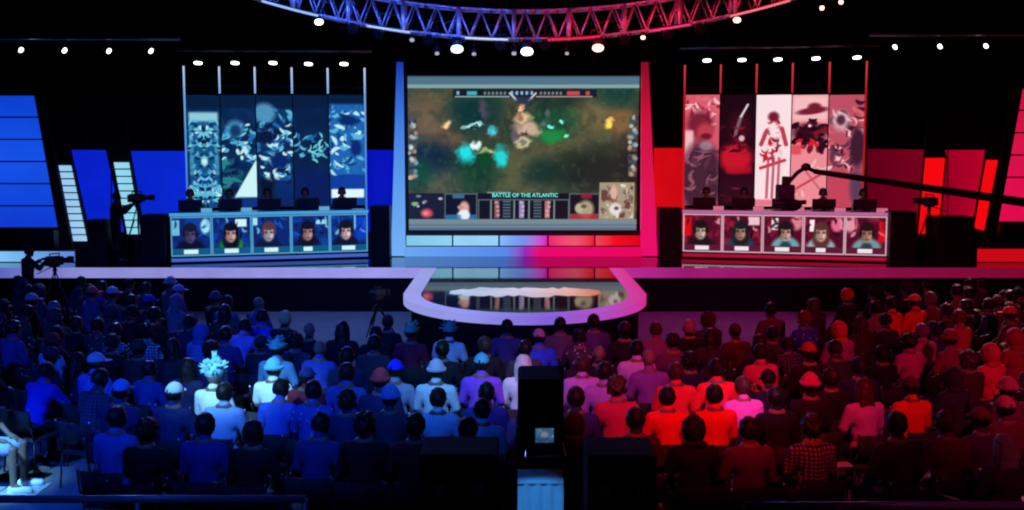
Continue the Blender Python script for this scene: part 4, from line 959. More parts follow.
def person(label, loc, rz, pose='lap', shirt=(.02, .02, .03), gear='short', gcol=(.01, .008, .007), top='long', pattern=None, trouser=(.015, .016, .022), bottom='trousers', shoe=(.02, .02, .02), deep=False, scale=1.0, group='spectators in the seats', extra=None, more=()):
    r = bpy.data.objects.new('person', get('body', pose)); COL.objects.link(r)
    r.location = loc; r.rotation_euler = (0, 0, rz); r.scale = (scale, scale, scale)
    tag(r, label, 'person', group)
    if deep: r.material_slots[0].link = 'OBJECT'; r.material_slots[0].material = m_skin2
    def part(nm, me, col, M=None):
        o = bpy.data.objects.new(nm, me); COL.objects.link(o); o.parent = r; o.color = (*col, 1)
        if M is not None: o.matrix_local = M
        return o
    s = part('shirt' if top == 'tee' else 'jacket', get(top, pose), shirt)
    if pattern:
        s.material_slots[0].link = 'OBJECT'; s.material_slots[0].material = m_check if pattern == 'check' else m_blotch
    part(bottom, get(bottom, pose), trouser); part('shoes', get('shoes', pose), shoe)
    HM = POSES[pose].HM
    if gear in ('cap', 'beanie', 'brim', 'leafy'): part('hair', HEADGEAR['short'], (.012, .01, .009), HM @ Matrix.Diagonal((.97, .97, .9, 1)))
    if gear: part(HAIRNAME[gear], HEADGEAR[gear], gcol, HM)
    for g_, c_ in more: part(HAIRNAME[g_], HEADGEAR[g_], c_, HM)
    part('eyes', eye_me, (0, 0, 0), HM)
    return r

# ================================================================== CHAIRS
m_fab = mat('chair_fabric', (.014, .014, .02), .8, bump=.3, scale=40); m_cm = mat('chair_chrome', (.8, .8, .85), .3, metal=1.0); m_cf = mat('chair_frame_black', (.02, .02, .025), .45, metal=.3)
def chair_proto():
    P = {}
    b = MB(); b.box((-.225, -.2, .40), (.225, .24, .455), bevel=.02); P['seat'] = (b.mesh('seat', True), m_fab)
    b = MB(); n = 8; 
    for i in range(n):
        x0 = -.225 + .45 * i / n; x1 = x0 + .45 / n; c = lambda x: -.235 - .03 * (1 - (x / .225) ** 2)
        b.hexa([(x0, c(x0), .55), (x1, c(x1), .55), (x1, c(x1) + .03, .55), (x0, c(x0) + .03, .55), (x0, c(x0) - .035, .80), (x1, c(x1) - .035, .80), (x1, c(x1) - .005, .80), (x0, c(x0) - .005, .80)])
    bmesh.ops.remove_doubles(b.bm, verts=b.bm.verts, dist=1e-4); P['backrest'] = (b.mesh('backrest', True), m_fab)
    b = MB(); b.tube([V(-.235, -.2, .43), V(-.24, -.25, .6), V(-.24, -.275, .82)], .011, 8).tube([V(.235, -.2, .43), V(.24, -.25, .6), V(.24, -.275, .82)], .011, 8).tube([V(-.235, -.2, .42), V(-.235, .22, .42), V(.235, .22, .42), V(.235, -.2, .42), V(-.235, -.2, .42)], .011, 8)
    P['frame'] = (b.mesh('frame', True), m_cf)
    for sx in (-1, 1): P['frame_cap%d' % sx] = (MB().ell((.24 * sx, -.276, .825), (.018, .018, .018), None, 1).mesh('frame_cap', True), m_cm)
    for i, (x, y) in enumerate(((-.235, .2), (.235, .2), (-.235, -.2), (.235, -.2))):
        b = MB(); b.cyl((x, y, .42), (x * 1.04, y * 1.18, .012), .011, seg=8).ell((x * 1.04, y * 1.18, .012), (.016, .016, .012), None, 1); P['leg%d' % i] = (b.mesh('leg', True), m_cf)
    for me, m in P.values(): me.materials.append(m)
    return P
CH = chair_proto()
def chair(label, loc, rz, group='audience chairs'):
    t = thing('audience_chair', label, 'chair', loc, rz, group)
    for k, (me, m) in CH.items():
        o = bpy.data.objects.new('leg' if k.startswith('leg') else 'frame_cap' if k.startswith('frame_cap') else k, me); COL.objects.link(o); o.parent = t
    return t
# ================================================================== PLAYERS AT THE DESKS
NW = ['leftmost', 'second from left', 'middle', 'second from right', 'rightmost']
for side in ('blue', 'red'):
    M, Lb, pitch, tubes = booths[side]
    ang = M.to_euler().z
    for k in range(5):
        x = (k + .5) * pitch
        p = M @ Vector((x, 1.32, .42))
        sh = [(.03, .03, .06), (.03, .12, .07), (.04, .05, .16), (.03, .04, .1), (.03, .03, .08)][k] if side == 'blue' else [(.04, .03, .04), (.05, .1, .14), (.3, .5, .5), (.5, .55, .6), (.3, .45, .5)][k]
        person(f'{NW[k]} player in a headset, sitting behind the {side} desk', p, ang + math.pi, 'desk', sh, 'short', (.015, .012, .012), 'long', group=f'players at the {side} desk', more=(('headset', (.01, .01, .012)),))
        c = chair(f'{NW[k]} chair behind the {side} desk', p, ang + math.pi, f'chairs behind the {side} desk')
        # monitor seen from behind, on the desk
        t = thing('computer_monitor', f'{NW[k]} monitor seen from behind on the {side} desk', 'monitor', M @ Vector((x, .5, 1.23)), ang, f'monitors on the {side} desk')
        MB().box((-.29, -.02, .04), (.29, .012, .30), bevel=.01).build('monitor_shell', m_black, t)
        MB().box((-.27, .013, .06), (.27, .017, .28)).build('monitor_screen', emit('monitor_glow', (.5, .6, .9), .5), t)
        MB().box((-.04, -.05, 0.012), (.04, -.02, .2)).box((-.12, -.1, 0), (.12, .1, .014)).build('monitor_stand', m_black, t)
        if not (side == 'blue' and k in (2, 4)) :
            t = thing('name_card', f'{NW[k]} pale blank card standing on the {side} desk', 'card', M @ Vector((x + .38, .2, 1.23)), ang, f'cards on the {side} desk')
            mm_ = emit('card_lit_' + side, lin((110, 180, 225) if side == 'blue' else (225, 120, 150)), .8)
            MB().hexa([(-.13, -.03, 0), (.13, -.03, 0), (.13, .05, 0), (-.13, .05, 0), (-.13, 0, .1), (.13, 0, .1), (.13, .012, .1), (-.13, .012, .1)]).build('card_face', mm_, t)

# ================================================================== CREW AND CAMERAS
def tripod_camera(lab, loc, rz, h=1.5, s=1.0):
    t = thing('video_camera', lab, 'camera', loc, rz)
    for i in range(3):
        a = 2 * math.pi * i / 3 + .5
        MB().cyl((0, 0, h - .12), (.42 * math.cos(a) * s, .42 * math.sin(a) * s, .015), .016, .012, 8).cyl((.08 * math.cos(a), .08 * math.sin(a), h * .7), (.26 * math.cos(a) * s, .26 * math.sin(a) * s, h * .38), .022, .02, 8).build('tripod_leg', m_blackm, t)
    MB().cyl((0, 0, h - .16), (0, 0, h - .06), .05, .04).box((-.06, -.1, h - .06), (.06, .1, h - .02)).build('tripod_head', m_blackm, t)
    b = MB(); b.box((-.07, -.22, h - .02), (.07, .2, h + .17), bevel=.02).box((-.03, -.15, h + .17), (.03, .12, h + .19)).cyl((0, -.12, h + .24), (0, .14, h + .24), .014).cyl((0, -.11, h + .17), (0, -.11, h + .25), .012).cyl((0, .12, h + .17), (0, .12, h + .25), .012)
    b.build('camera_body', m_black, t)
    MB().cyl((0, .2, h + .08), (0, .38, h + .08), .05, .06).box((-.08, .38, h + .01), (.08, .44, h + .15)).build('lens', m_black, t)
    MB().box((-.14, -.12, h + .1), (-.07, .02, h + .18)).build('viewfinder', m_black, t)
    MB().cyl((.03, -.1, h - .05), (.1, -.5, h - .16), .01, seg=8).build('pan_handle', m_blackm, t)
    return t
pc = on_z(117, 263, SZ)
person('camera operator in black standing on stage beside the loudspeakers at the blue side', pc, -.9, 'stand', (.012, .012, .016), 'short', trouser=(.01, .01, .012), group=None)
tripod_camera('tripod video camera on stage in front of the pale light ladder', pc + Vector((.42, .35, 0)), -.8, 1.5)
pc = on_z(30, 325, 0)
person('photographer in black standing on the floor at the far left below the stage', pc, -.7, 'stand', (.012, .012, .016), 'short', trouser=(.01, .01, .012), group=None)
tripod_camera('tripod camera beside the photographer on the floor at far left', pc + Vector((.45, .35, 0)), -.6, 1.3)
pc = on_z(378, 341, 0)
tripod_camera('low unmanned tripod camera on the open floor left of the rounded platform', pc, -.3, .85)
pc = on_z(925, 268, SZ)
tripod_camera('tripod camera standing before the lit red strip at the end of the red desk', on_z(927, 264, SZ), .5, 1.45)
# jib crane across the red side
Yj = 24.2
jb = on_y(1150, 221, Yj)
jib = thing('camera_jib', 'long dark camera crane arm reaching in from the right across the red banners', 'camera crane', (jb.x, Yj, 0)); L = Vector(jib.location)
a0 = on_y(815, 171.5, Yj) - L; a1 = on_y(900, 183, Yj) - L; a2 = on_y(1150, 221, Yj) - L; a3 = on_y(1210, 230, Yj) - L
b = MB()
for za, th in ((0.06, .028), (-.06, .028)):
    b.cyl(a0 + V(0, -.07, za * .5), a2 + V(0, -.07, za * 1.6), th).cyl(a0 + V(0, .07, za * .5), a2 + V(0, .07, za * 1.6), th)
b.hexa([a0 + V(0, -.03, -.04), a2 + V(0, -.03, -.11), a2 + V(0, .03, -.11), a0 + V(0, .03, -.04), a0 + V(0, -.03, .04), a2 + V(0, -.03, .11), a2 + V(0, .03, .11), a0 + V(0, .03, .04)])
n_ = 24
for i in range(n_):
    p = a0.lerp(a2, i / n_); q = a0.lerp(a2, (i + 1) / n_); s = 1 if i % 2 else -1; k = .05 + .04 * i / n_; b.cyl(p + V(0, -.07, k * s), q + V(0, -.07, -k * s), .012, seg=6)
b.build('crane_arm', m_black, jib)
b = MB(); b.tube([a0, on_y(806, 167, Yj) - L, on_y(797, 173, Yj) - L, on_y(788, 183, Yj) - L], .045, 8); b.ell(on_y(806, 167, Yj) - L, (.11, .1, .09)); b.build('crane_head_bracket', m_black, jib, smooth=True)
h0 = on_y(786, 190, Yj) - L
b = MB(); b.box(h0 + V(-.2, -.17, -.22), h0 + V(.16, .17, .12), bevel=.03).box(h0 + V(-.08, -.1, .12), h0 + V(.06, .1, .3), bevel=.02).cyl(h0 + V(-.3, -.1, -.3), h0 + V(.42, -.1, -.26), .05).ell(h0 + V(.15, 0, -.33), (.22, .14, .14)); b.build('remote_camera', m_black, jib)
MB().cyl(h0 + V(-.02, -.17, -.06), h0 + V(-.06, -.42, -.08), .07, .085).build('lens', m_black, jib)
b = MB(); b.cyl((0, 0, .3), (0, 0, a2.z - .1), .07, .06); b.box((-.35, -.35, .12), (.35, .35, .3), bevel=.02)
for sx in (-.35, .35):
    for sy in (-.35, .35): b.cyl((sx, sy - .03, .07), (sx, sy + .03, .07), .07)
b.build('pedestal', m_blackm, jib)
MB().box(a3 + V(-.25, -.15, -.2), a3 + V(.2, .15, .15), bevel=.02).cyl(a2, a3, .05).build('counterweight', m_blackm, jib)

# ---- studio camera on its platform, near the middle of the front row
Yk = 8.6
camp = thing('camera_platform', 'black platform under the big studio camera, behind the front row', 'platform', (on_y(541, 480, Yk).x, Yk, 0))
MB().box((-1.0, -.75, 0), (1.0, .75, .32), bevel=.01).build('platform_deck', m_black, camp)
MB().box((-1.0, -.76, .28), (1.0, -.75, .32)).build('platform_edge', m_blackm, camp)
X0 = on_y(541, 480, Yk).x
m_matt = mat('matt_black', (.004, .004, .006), .9, spec=.1)
sc_ = thing('studio_camera', 'big black studio camera with a small lit viewfinder screen, seen from behind', 'camera', (X0, Yk, .32)); L = Vector(sc_.location)
def bxp(x0, y0, x1, y1, ya, yb, bevel=.01):  # pixel rectangle at plane Yk+ya, box back to Yk+yb
    a = on_y(x0, y1, Yk + ya) - L; b_ = on_y(x1, y0, Yk + ya) - L
    return (a.x, ya, a.z), (b_.x, yb, b_.z)
MB().box(*bxp(518, 380, 564, 430, .15, .75), bevel=.03).build('camera_body', m_matt, sc_)
MB().box(*bxp(516, 428, 566, 470, .12, .6), bevel=.03).build('rain_cover', m_matt, sc_)
MB().box(*bxp(524, 386, 557, 420, .76, 1.25), bevel=.03).build('box_lens', m_black, sc_)
vf = MB().box(*bxp(528, 423, 560, 448, -.02, .14), bevel=.015).build('viewfinder', m_black, sc_)
pp = Pic(18, 14, (60, 110, 150), 3.0); pp.mix(np.clip((pp.noise(5, 3) - .5) * 4, 0, 1), (130, 190, 210)); pp.rect(0, 9, 18, 14, (40, 80, 130), 2, .7); pp.ell(9, 6, 4, 3, (150, 150, 170), .8)
aa = on_y(535.5, 428.5, Yk - .03) - L; bb = on_y(553.5, 442.5, Yk - .03) - L
pp.grid('viewfinder_screen', (aa.x, -.03, aa.z), (bb.x - aa.x, 0, 0), (0, 0, bb.z - aa.z), screen_mat('viewfinder_picture', .6), vf, .008)
q0 = on_y(526, 458, Yk - .1) - L; q1 = on_y(565, 457, Yk - .1) - L
MB().cyl((q0.x, -.1, q0.z), (q1.x, -.1, q1.z), .014).cyl((q0.x, -.1, q0.z), (q0.x + .02, .2, q0.z + .08), .012).cyl((q1.x, -.1, q1.z), (q1.x - .02, .2, q1.z + .08), .012).build('focus_handles', m_steel, sc_)
t0 = on_y(541, 430, Yk).z - .32
b = MB(); b.box((-.16, .1, t0 - .22), (.16, .6, t0), bevel=.02).cyl((0, .3, .25), (0, .3, t0 - .2), .085, .075, 16)
b.cyl((0, .3, .62), (0, .3, .66), .2, seg=20); b.build('pedestal_column', m_blackm, sc_)
b = MB()
for k in range(3):
    a = 2 * math.pi * k / 3 + .5; c = V(.24 * math.cos(a), .3 + .24 * math.sin(a), .09); b.cyl(c + V(-.03, 0, 0), c + V(.03, 0, 0), .09, seg=16); b.cyl((0, .3, .25), c + V(0, 0, .08), .035)
b.build('pedestal_wheels', m_blackm, sc_)
# pale blue lit control cover below the camera
cz = on_y(540, 482, Yk - .25)
t = thing('operator_stool', 'pale blue cloth draped over a stool below the studio camera', 'stool', (on_y(540, 490, Yk - .45).x, Yk - .45, .32)); L = Vector(t.location)
wd = (on_y(563, 490, Yk - .63).x - on_y(517, 490, Yk - .63).x) / 2; ht = on_y(540, 482, Yk - .63).z - .32
b = MB(); b.box((-wd + .03, -.15, .02), (wd - .03, .12, ht - .02), bevel=.02); b.build('stool_frame', m_black, t)
b = MB(); n = 24
for i in range(n):
    f0 = i / n; f1 = (i + 1) / n; y0 = -.19 + .008 * math.sin(f0 * 25); y1 = -.19 + .008 * math.sin(f1 * 25); x0 = -wd + 2 * wd * f0; x1 = -wd + 2 * wd * f1
    b.hexa([(x0, y0, .05), (x1, y1, .05), (x1, y1 + .01, .05), (x0, y0 + .01, .05), (x0, y0 + .01, ht), (x1, y1 + .01, ht), (x1, y1 + .02, ht), (x0, y0 + .02, ht)])
b.box((-wd, -.19, ht - .012), (wd, .13, ht + .004)); b.build('draped_cloth', mat('pale_blue_cloth', (.35, .6, .9), .8, bump=.4, scale=14), t)
spot('cloth_fill_spot', (X0 - .3, 6.2, 3.6), (X0, Yk - .6, 1.05), (.12, .5, 1.0), 260, 14, .6, .05)  # unseen spot added to brighten the draped cloth
# black flight cases either side
def flight_case(x0, x1, ytop, y, lab, dep=.7):
    a, b_ = on_y(x0, ytop, y), on_y(x1, ytop, y)
    t = thing('flight_case', lab, 'case', ((a.x + b_.x) / 2, y, 0)); wd = (b_.x - a.x) / 2; h = a.z
    MB().box((-wd, 0, .1), (wd, dep, h), bevel=.02).build('case_body', m_matt, t)
    MB().box((-wd - .004, -.006, h - .3), (wd + .004, .0, h - .28)).box((-wd, -.006, .1), (-wd + .03, 0, h)).box((wd - .03, -.006, .1), (wd, 0, h)).build('metal_edging', m_blackm, t)
    for s in (-.5, .5): MB().box((wd * s - .05, -.02, h - .34), (wd * s + .05, -.006, h - .24)).build('latch', m_steel, t)
    b = MB()
    for sx in (-wd + .1, wd - .1):
        for sy in (.1, dep - .1): b.cyl((sx - .02, sy, .05), (sx + .02, sy, .05), .05).cyl((sx, sy, .05), (sx, sy, .1), .02)
    b.build('casters', m_blackm, t)
flight_case(419, 498, 455, 8.9, 'tall black flight case left of the studio camera', .6)
flight_case(588, 657, 456, 8.9, 'tall black flight case right of the studio camera', .6)
# barrier rails
def barrier(x0, x1, ypx, y, lab, m):
    a, b_ = on_y(x0, ypx, y), on_y(x1, ypx, y); t = thing('barrier_rail', lab, 'rail', ((a.x + b_.x) / 2, y, 0)); wd = (b_.x - a.x) / 2; h = a.z
    MB().cyl((-wd, 0, h), (wd, 0, h), .035, seg=12).build('top_rail', m, t, smooth=True)
    MB().cyl((-wd, 0, h * .5), (wd, 0, h * .5), .018, seg=10).cyl((-wd, 0, .2), (wd, 0, .2), .018, seg=10).build('lower_rail', m, t, smooth=True)
    n = max(2, int(2 * wd / 1.1))
    for i in range(n + 1):
        x = -wd + 2 * wd * i / n; MB().cyl((x, 0, .01), (x, 0, h), .024, seg=10).cyl((x, 0, 0), (x, 0, .015), .07, seg=12).build('post', m, t, smooth=True)
m_rail = mat('rail_paint', (.35, .38, .45), .45, metal=.3)
barrier(-30, 305, 499, 9.3, 'blue lit metal barrier rail along the bottom behind the front row', m_rail)
barrier(745, 1060, 505.5, 9.3, 'dull purple barrier rail along the bottom behind the red front row', m_rail)
# loose pole at the lower right
a, b_ = on_y(920, 489, 9.9), on_y(985, 508, 9.75)
t = thing('loose_pole', 'thin bluish pole slanting down behind the chairs at the lower right', 'pole', (a + b_) / 2)
c = (a + b_) / 2; MB().cyl(a - c, b_ - c, .016, seg=10).build('pole_tube', m_steel, t, smooth=True)
MB().ell(a - c, (.03, .03, .03)).ell(b_ - c, (.03, .03, .03)).build('pole_cap', m_steel, t)
MB().cyl(b_ - c, (b_ - c) + Vector((0, 0, -b_.z)), .018, seg=8).cyl(a - c, (a - c) + Vector((0, 0, -a.z)), .018, seg=8).build('pole_leg', m_blackm, t)
# added pale sheets standing for pools of light at the lower corners
MAT_ = mat('light_pool_pale', (.55, .6, .62), .5, vary=.3, scale=3)
p0, p1 = on_z(-60, 500, 0), on_z(52, 484, 0)
t = thing('light_pool_sheet', 'added pale sheet standing for the light pool at the lower left corner', 'mat', ((p0.x + p1.x) / 2, (p0.y + p1.y) / 2, 0)); MB().box((-(p1.x - p0.x) / 2, -(p1.y - p0.y) / 2, 0), ((p1.x - p0.x) / 2, (p1.y - p0.y) / 2, .012)).build('pool_sheet_face', MAT_, t)
p0, p1 = on_z(1003, 500, 0), on_z(1090, 440, 0)
t = thing('light_pool_sheet', 'added pale sheet standing for the pink lit floor at the lower right corner', 'mat', ((p0.x + p1.x) / 2, (p0.y + p1.y) / 2, 0)); MB().box((-(p1.x - p0.x) / 2, -(p1.y - p0.y) / 2, 0), ((p1.x - p0.x) / 2, (p1.y - p0.y) / 2, .012)).build('pool_sheet_face', MAT_, t)
spot('unseen_magenta_spot', (7.5, 5, 9), (5.9, 11.6, 0), (1, .2, .45), 2600, 8, .6)  # unseen spot added to turn the lower right corner pink

# ================================================================== THE AUDIENCE
CC = Vector((XC, 27.0)); ROWS = [16.35, 15.32, 14.36, 13.4, 12.4, 11.45, 10.5, 9.55, 8.65]
K = (.012, .012, .017); NAVY = (.02, .03, .12); WH = (.75, .78, .8)
BK = (.012, .01, .009); BR = (.06, .03, .02)
# head x, head y, description, shirt colour, headgear, headgear colour, options
P_ = [
 (32, 303, 'grey cap and dark jacket', K, 'cap', (.4, .35, .45)), (55, 311, 'grey hair and white collar', (.1, .1, .14), 'short', (.2, .17, .22)), (94, 294, 'red cap and blue jacket', (.05, .09, .25), 'cap', (.75, .12, .12)),
 (111, 295, 'pale grey cap and navy jacket', NAVY, 'cap', (.5, .5, .6)), (14, 331, 'black hair and pale face, half turned', (.05, .06, .3), 'short', BK, dict(pose='lapright')), (53, 341, 'pale blue hoodie and red beanie', (.35, .5, .8), 'beanie', (.35, .03, .03)),
 (123, 332, 'blue checked shirt and black hair', (.6, .75, .95), 'short', BK, dict(pattern='check')), (142, 332, 'pale checked shirt and brown hair', (.8, .85, .95), 'messy', BK, dict(pattern='check')),
 (171, 285, 'pale grey beanie', (.08, .1, .14), 'beanie', (.3, .36, .42)), (179, 292, 'bright blue cap with pale band', (.05, .08, .25), 'cap', (.3, .4, .75)), (174, 303, 'grey hood', (.15, .18, .26), 'hood', (.15, .18, .26)),
 (153, 303, 'deep blue cap over a red collar', (.25, .02, .03), 'cap', (.03, .05, .5)), (216, 297, 'slate beanie', K, 'beanie', (.05, .08, .14)), (251, 304, 'bald head and navy jacket', (.03, .05, .2), None, K),
 (236, 305, 'steel blue jacket', (.06, .13, .3), 'short', BK), (281, 321, 'blond hair and dark jacket', K, 'short', (.62, .42, .2)), (262, 318, 'vivid blue shirt by the blond one', (.03, .05, .6), 'short', BK),
 (324, 331, 'shiny bald head', K, None, K), (361, 332, 'dark ponytail hair by the tripod', K, 'long', BK), (203, 331, 'blue hood and pale scarf', (.1, .2, .5), 'hood', (.04, .12, .4)), (243, 333, 'purple shirt, leaning forward', (.35, .25, .75), 'short', BK, dict(pose='fwd')),
 (285, 351, 'teal feathered hat', (.12, .3, .5), 'leafy', (.12, .5, .5)), (313, 349, 'blue jumper and shaved head', (.04, .08, .45), None, K), (257, 376, 'white t-shirt and cyan beanie', WH, 'beanie', (.15, .5, .7), dict(top='tee')), (294, 375, 'navy cap and red sleeve', (.2, .02, .05), 'cap', (.03, .05, .2)),
 (392, 333, 'dark hair and pale collar', K, 'short', BK), (419, 333, 'leafy green hat and dark red top', (.3, .02, .05), 'leafy', (.2, .5, .3)), (445, 330, 'leafy green hat and white t-shirt', WH, 'leafy', (.16, .42, .35), dict(top='tee')),
 (445, 351, 'black head before the white t-shirt', K, 'short', BK), (410, 372, 'royal blue cap', (.3, .3, .45), 'cap', (.01, .02, .9)), (398, 402, 'pale blue bald head', (.03, .04, .08), 'beanie', (.08, .22, .6)),
 (437, 373, 'lilac beanie and pale hoodie', (.6, .68, .75), 'beanie', (.6, .5, .65)), (473, 367, 'cyan cap and violet shirt', (.3, .08, .65), 'cap', (.1, .5, .65)), (482, 345, 'brown hair and turned face', K, 'short', BR, dict(pose='lapleft')),
 (386, 384, 'small red beanie', NAVY, 'beanie', (.6, .05, .08)), (435, 399, 'bright pale blue t-shirt', (.4, .65, .85), 'short', BK, dict(top='tee')), (473, 393, 'black hair and deep blue jumper', (.03, .07, .35), 'short', BK),
 (374, 427, 'dark head by the pale sleeve', K, 'messy', BK), (408, 430, 'maroon jumper', (.25, .015, .03), 'short', BK), (460, 431, 'black head in front of the pale print', NAVY, 'short', BK), (488, 408, 'pale printed shirt', (.4, .55, .8), 'short', BK, dict(pattern='blotch')),
 (507, 328, 'dark head and broad navy shirt', (.04, .06, .2), 'short', BK), (539, 336, 'bright blue shirt and white patterned cap', (.03, .14, .85), 'cap', (.55, .35, .4)), (563, 325, 'grey scarf and dark hair under the platform rim', (.12, .1, .15), 'short', BK), (591, 325, 'purple navy shirt under the platform rim', (.09, .06, .22), 'short', BK),
 (605, 354, 'pinkish bald head', K, None, K), (582, 364, 'lavender shirt and brown hair', (.55, .4, .85), 'short', BR), (506, 367, 'white hooded top and long pale hair', (.7, .82, .75), 'long', (.6, .7, .6)), (512, 400, 'blue beanie beside the studio camera', (.15, .3, .6), 'beanie', (.04, .14, .4)),
 (604, 376, 'violet shirt and short hair', (.4, .3, .8), 'short', BK), (589, 402, 'navy shirt right of the studio camera', (.03, .05, .2), 'short', BK),
 (624, 332, 'dim dark jacket under the platform end', K, 'short', BK), (656, 329, 'plum shirt and cropped hair', (.2, .1, .3), 'short', BR), (673, 344, 'maroon shoulder and face turned right', (.12, .03, .1), 'short', BK, dict(pose='lapright')), (689, 329, 'grey hair and dark coat', K, 'short', (.3, .22, .3)),
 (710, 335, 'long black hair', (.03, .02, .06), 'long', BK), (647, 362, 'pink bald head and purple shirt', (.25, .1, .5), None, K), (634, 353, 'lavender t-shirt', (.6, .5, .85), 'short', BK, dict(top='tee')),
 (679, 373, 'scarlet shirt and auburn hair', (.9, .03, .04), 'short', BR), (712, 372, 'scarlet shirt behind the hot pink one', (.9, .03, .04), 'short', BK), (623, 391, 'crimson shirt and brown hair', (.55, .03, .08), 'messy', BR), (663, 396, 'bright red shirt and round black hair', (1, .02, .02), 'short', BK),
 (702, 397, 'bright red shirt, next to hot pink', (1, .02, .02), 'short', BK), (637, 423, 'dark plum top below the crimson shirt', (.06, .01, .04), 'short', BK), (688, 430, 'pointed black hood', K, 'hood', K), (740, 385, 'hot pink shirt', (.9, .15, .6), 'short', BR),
 (767, 352, 'rose shirt with pale shoulders', (.55, .08, .22), 'short', BK), (817, 386, 'small pink beanie', K, 'beanie', (.6, .08, .25)), (765, 392, 'black top and turned face', K, 'short', BK, dict(pose='lapright')), (731, 432, 'dark purple top beside a pink cushion', (.12, .03, .14), 'short', BK),
 (778, 314, 'maroon jumper and pink sleeve', (.16, .02, .07), 'short', BK), (795, 316, 'red brown hair and blue white shirt', (.05, .1, .5), 'messy', (.2, .04, .03), dict(pattern='blotch')), (812, 308, 'big dark curls', (.05, .01, .05), 'long', BR), (838, 331, 'scarlet headscarf and magenta coat', (.5, .04, .25), 'hood', (.8, .03, .05)),
 (846, 297, 'ginger messy hair', K, 'messy', (.5, .1, .05)), (756, 341, 'pink collar and dark jumper', K, 'short', BK), (801, 356, 'small red cap', K, 'cap', (.4, .03, .03)), (896, 305, 'bright red t-shirt and black hair', (1, .03, .02), 'short', BK, dict(top='tee')),
 (914, 304, 'orange cap and bright red shirt', (.95, .03, .02), 'cap', (.75, .2, .08)), (875, 310, 'pale sleeve and dark hair', (.25, .12, .15), 'short', BK), (908, 341, 'dark curls and pink shirt', (.55, .05, .22), 'messy', BK), (889, 290, 'black hat at the back of the red side', K, 'brim', K),
 (873, 295, 'dark beanie at the back of the red side', K, 'beanie', K), (956, 293, 'crimson jacket at the far back', (.25, .01, .05), 'short', BK), (938, 303, 'dark red coat and grey hair', (.15, .01, .03), 'short', (.15, .1, .1)), (961, 306, 'pale ear and dark coat', K, 'short', BK, dict(pose='lapleft')),
 (958, 320, 'red jacket and reddish hair', (.5, .04, .05), 'short', (.12, .02, .02)), (942, 338, 'crimson beanie', (.25, .02, .06), 'beanie', (.25, .02, .04)), (928, 332, 'grey streaked hair', (.5, .06, .2), 'short', (.16, .12, .14)), (994, 310, 'grey hair at the right edge', (.12, .01, .03), 'short', (.1, .08, .08)),
 (1013, 315, 'red striped cap', (.1, .01, .02), 'cap', (.6, .05, .03)), (989, 354, 'red hooded top with white edge', (.8, .04, .08), 'hood', (.6, .03, .06)), (1013, 338, 'big dark red hood', (.35, .02, .04), 'hood', (.35, .02, .04)), (967, 360, 'brown hair in a bun', (.06, .02, .03), 'messy', BR),
 (910, 386, 'wine red cap and bright red collar', (.95, .02, .01), 'cap', (.1, .015, .015)), (952, 375, 'dark grey hood', (.03, .025, .04), 'hood', (.03, .025, .04)), (1007, 389, 'pink patterned hat', (.15, .02, .06), 'beanie', (.5, .12, .2)), (992, 409, 'pink white cap', (.15, .01, .03), 'cap', (.65, .12, .2)),
 (861, 388, 'bushy hair and magenta slate shirt', (.5, .2, .6), 'long', (.05, .012, .015)), (845, 384, 'pinkish face turned sideways', K, 'short', BK, dict(pose='lapleft')), (811, 426, 'plaid shirt and dark hair', (.45, .18, .35), 'messy', BK, dict(pattern='check')), (945, 425, 'rust hair and bright red collar', (.16, .008, .012), 'short', (.08, .02, .015)),
 (896, 429, 'black hair and wine jumper', (.06, .005, .015), 'short', BK), (993, 416, 'deep red cap and plum jacket', (.08, .015, .06), 'cap', (.2, .01, .02)), (1003, 445, 'long beige hair', (.1, .03, .06), 'long', (.45, .3, .2)),
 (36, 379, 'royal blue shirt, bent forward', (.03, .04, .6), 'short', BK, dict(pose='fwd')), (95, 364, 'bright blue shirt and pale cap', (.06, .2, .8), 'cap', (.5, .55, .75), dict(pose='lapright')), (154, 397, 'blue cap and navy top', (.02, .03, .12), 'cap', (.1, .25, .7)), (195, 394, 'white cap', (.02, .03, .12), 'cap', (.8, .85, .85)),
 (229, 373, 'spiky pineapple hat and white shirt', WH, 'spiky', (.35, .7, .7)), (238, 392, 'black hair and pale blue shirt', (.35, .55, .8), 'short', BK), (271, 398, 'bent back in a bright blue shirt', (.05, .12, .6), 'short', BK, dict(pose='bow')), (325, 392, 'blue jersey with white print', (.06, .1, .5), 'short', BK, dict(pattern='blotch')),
 (341, 376, 'blue t-shirt in the shade', (.05, .12, .45), 'short', BK, dict(top='tee')), (361, 400, 'tousled black hair', (.02, .03, .12), 'messy', BK), (130, 420, 'mid blue shirt in the front row', (.04, .12, .5), 'short', BK),
 (205, 427, 'plain indigo shirt in the front row', (.025, .035, .28), 'short', BK), (250, 430, 'dark head below the pale blue shirt', K, 'short', BK, dict(pose='lapright')), (160, 430, 'thick black hair below the blue cap', K, 'messy', BK), (302, 436, 'bowed dark head', (.02, .04, .2), 'short', BK, dict(pose='bow')),
]
rng = random.Random(11)
def ang_of(p): return math.atan2(p.x - CC.x, CC.y - p.y)
NAMED = []
for e in P_:
    hx, hy, desc, sh, gear, gc = e[:6]; opt = e[6] if len(e) > 6 else {}
    zh = 1.25 if opt.get('pose') not in ('fwd', 'bow') else 1.12
    p = on_z(hx, hy, zh); d = math.hypot(p.x - CC.x, p.y - CC.y)
    NAMED.append(dict(th=ang_of(p), R=d + .06, desc=desc, sh=sh, gear=gear, gc=gc, opt=opt))
KEY = ('spiky', 'hot pink shirt', 'white patterned cap', 'white hooded', 'bright red shirt', 'scarlet', 'lavender shirt', 'crimson shirt', 'pale hoodie', 'violet', 'white t-shirt', 'plaid', 'checked', 'bright pale blue', 'royal blue cap', 'magenta slate')
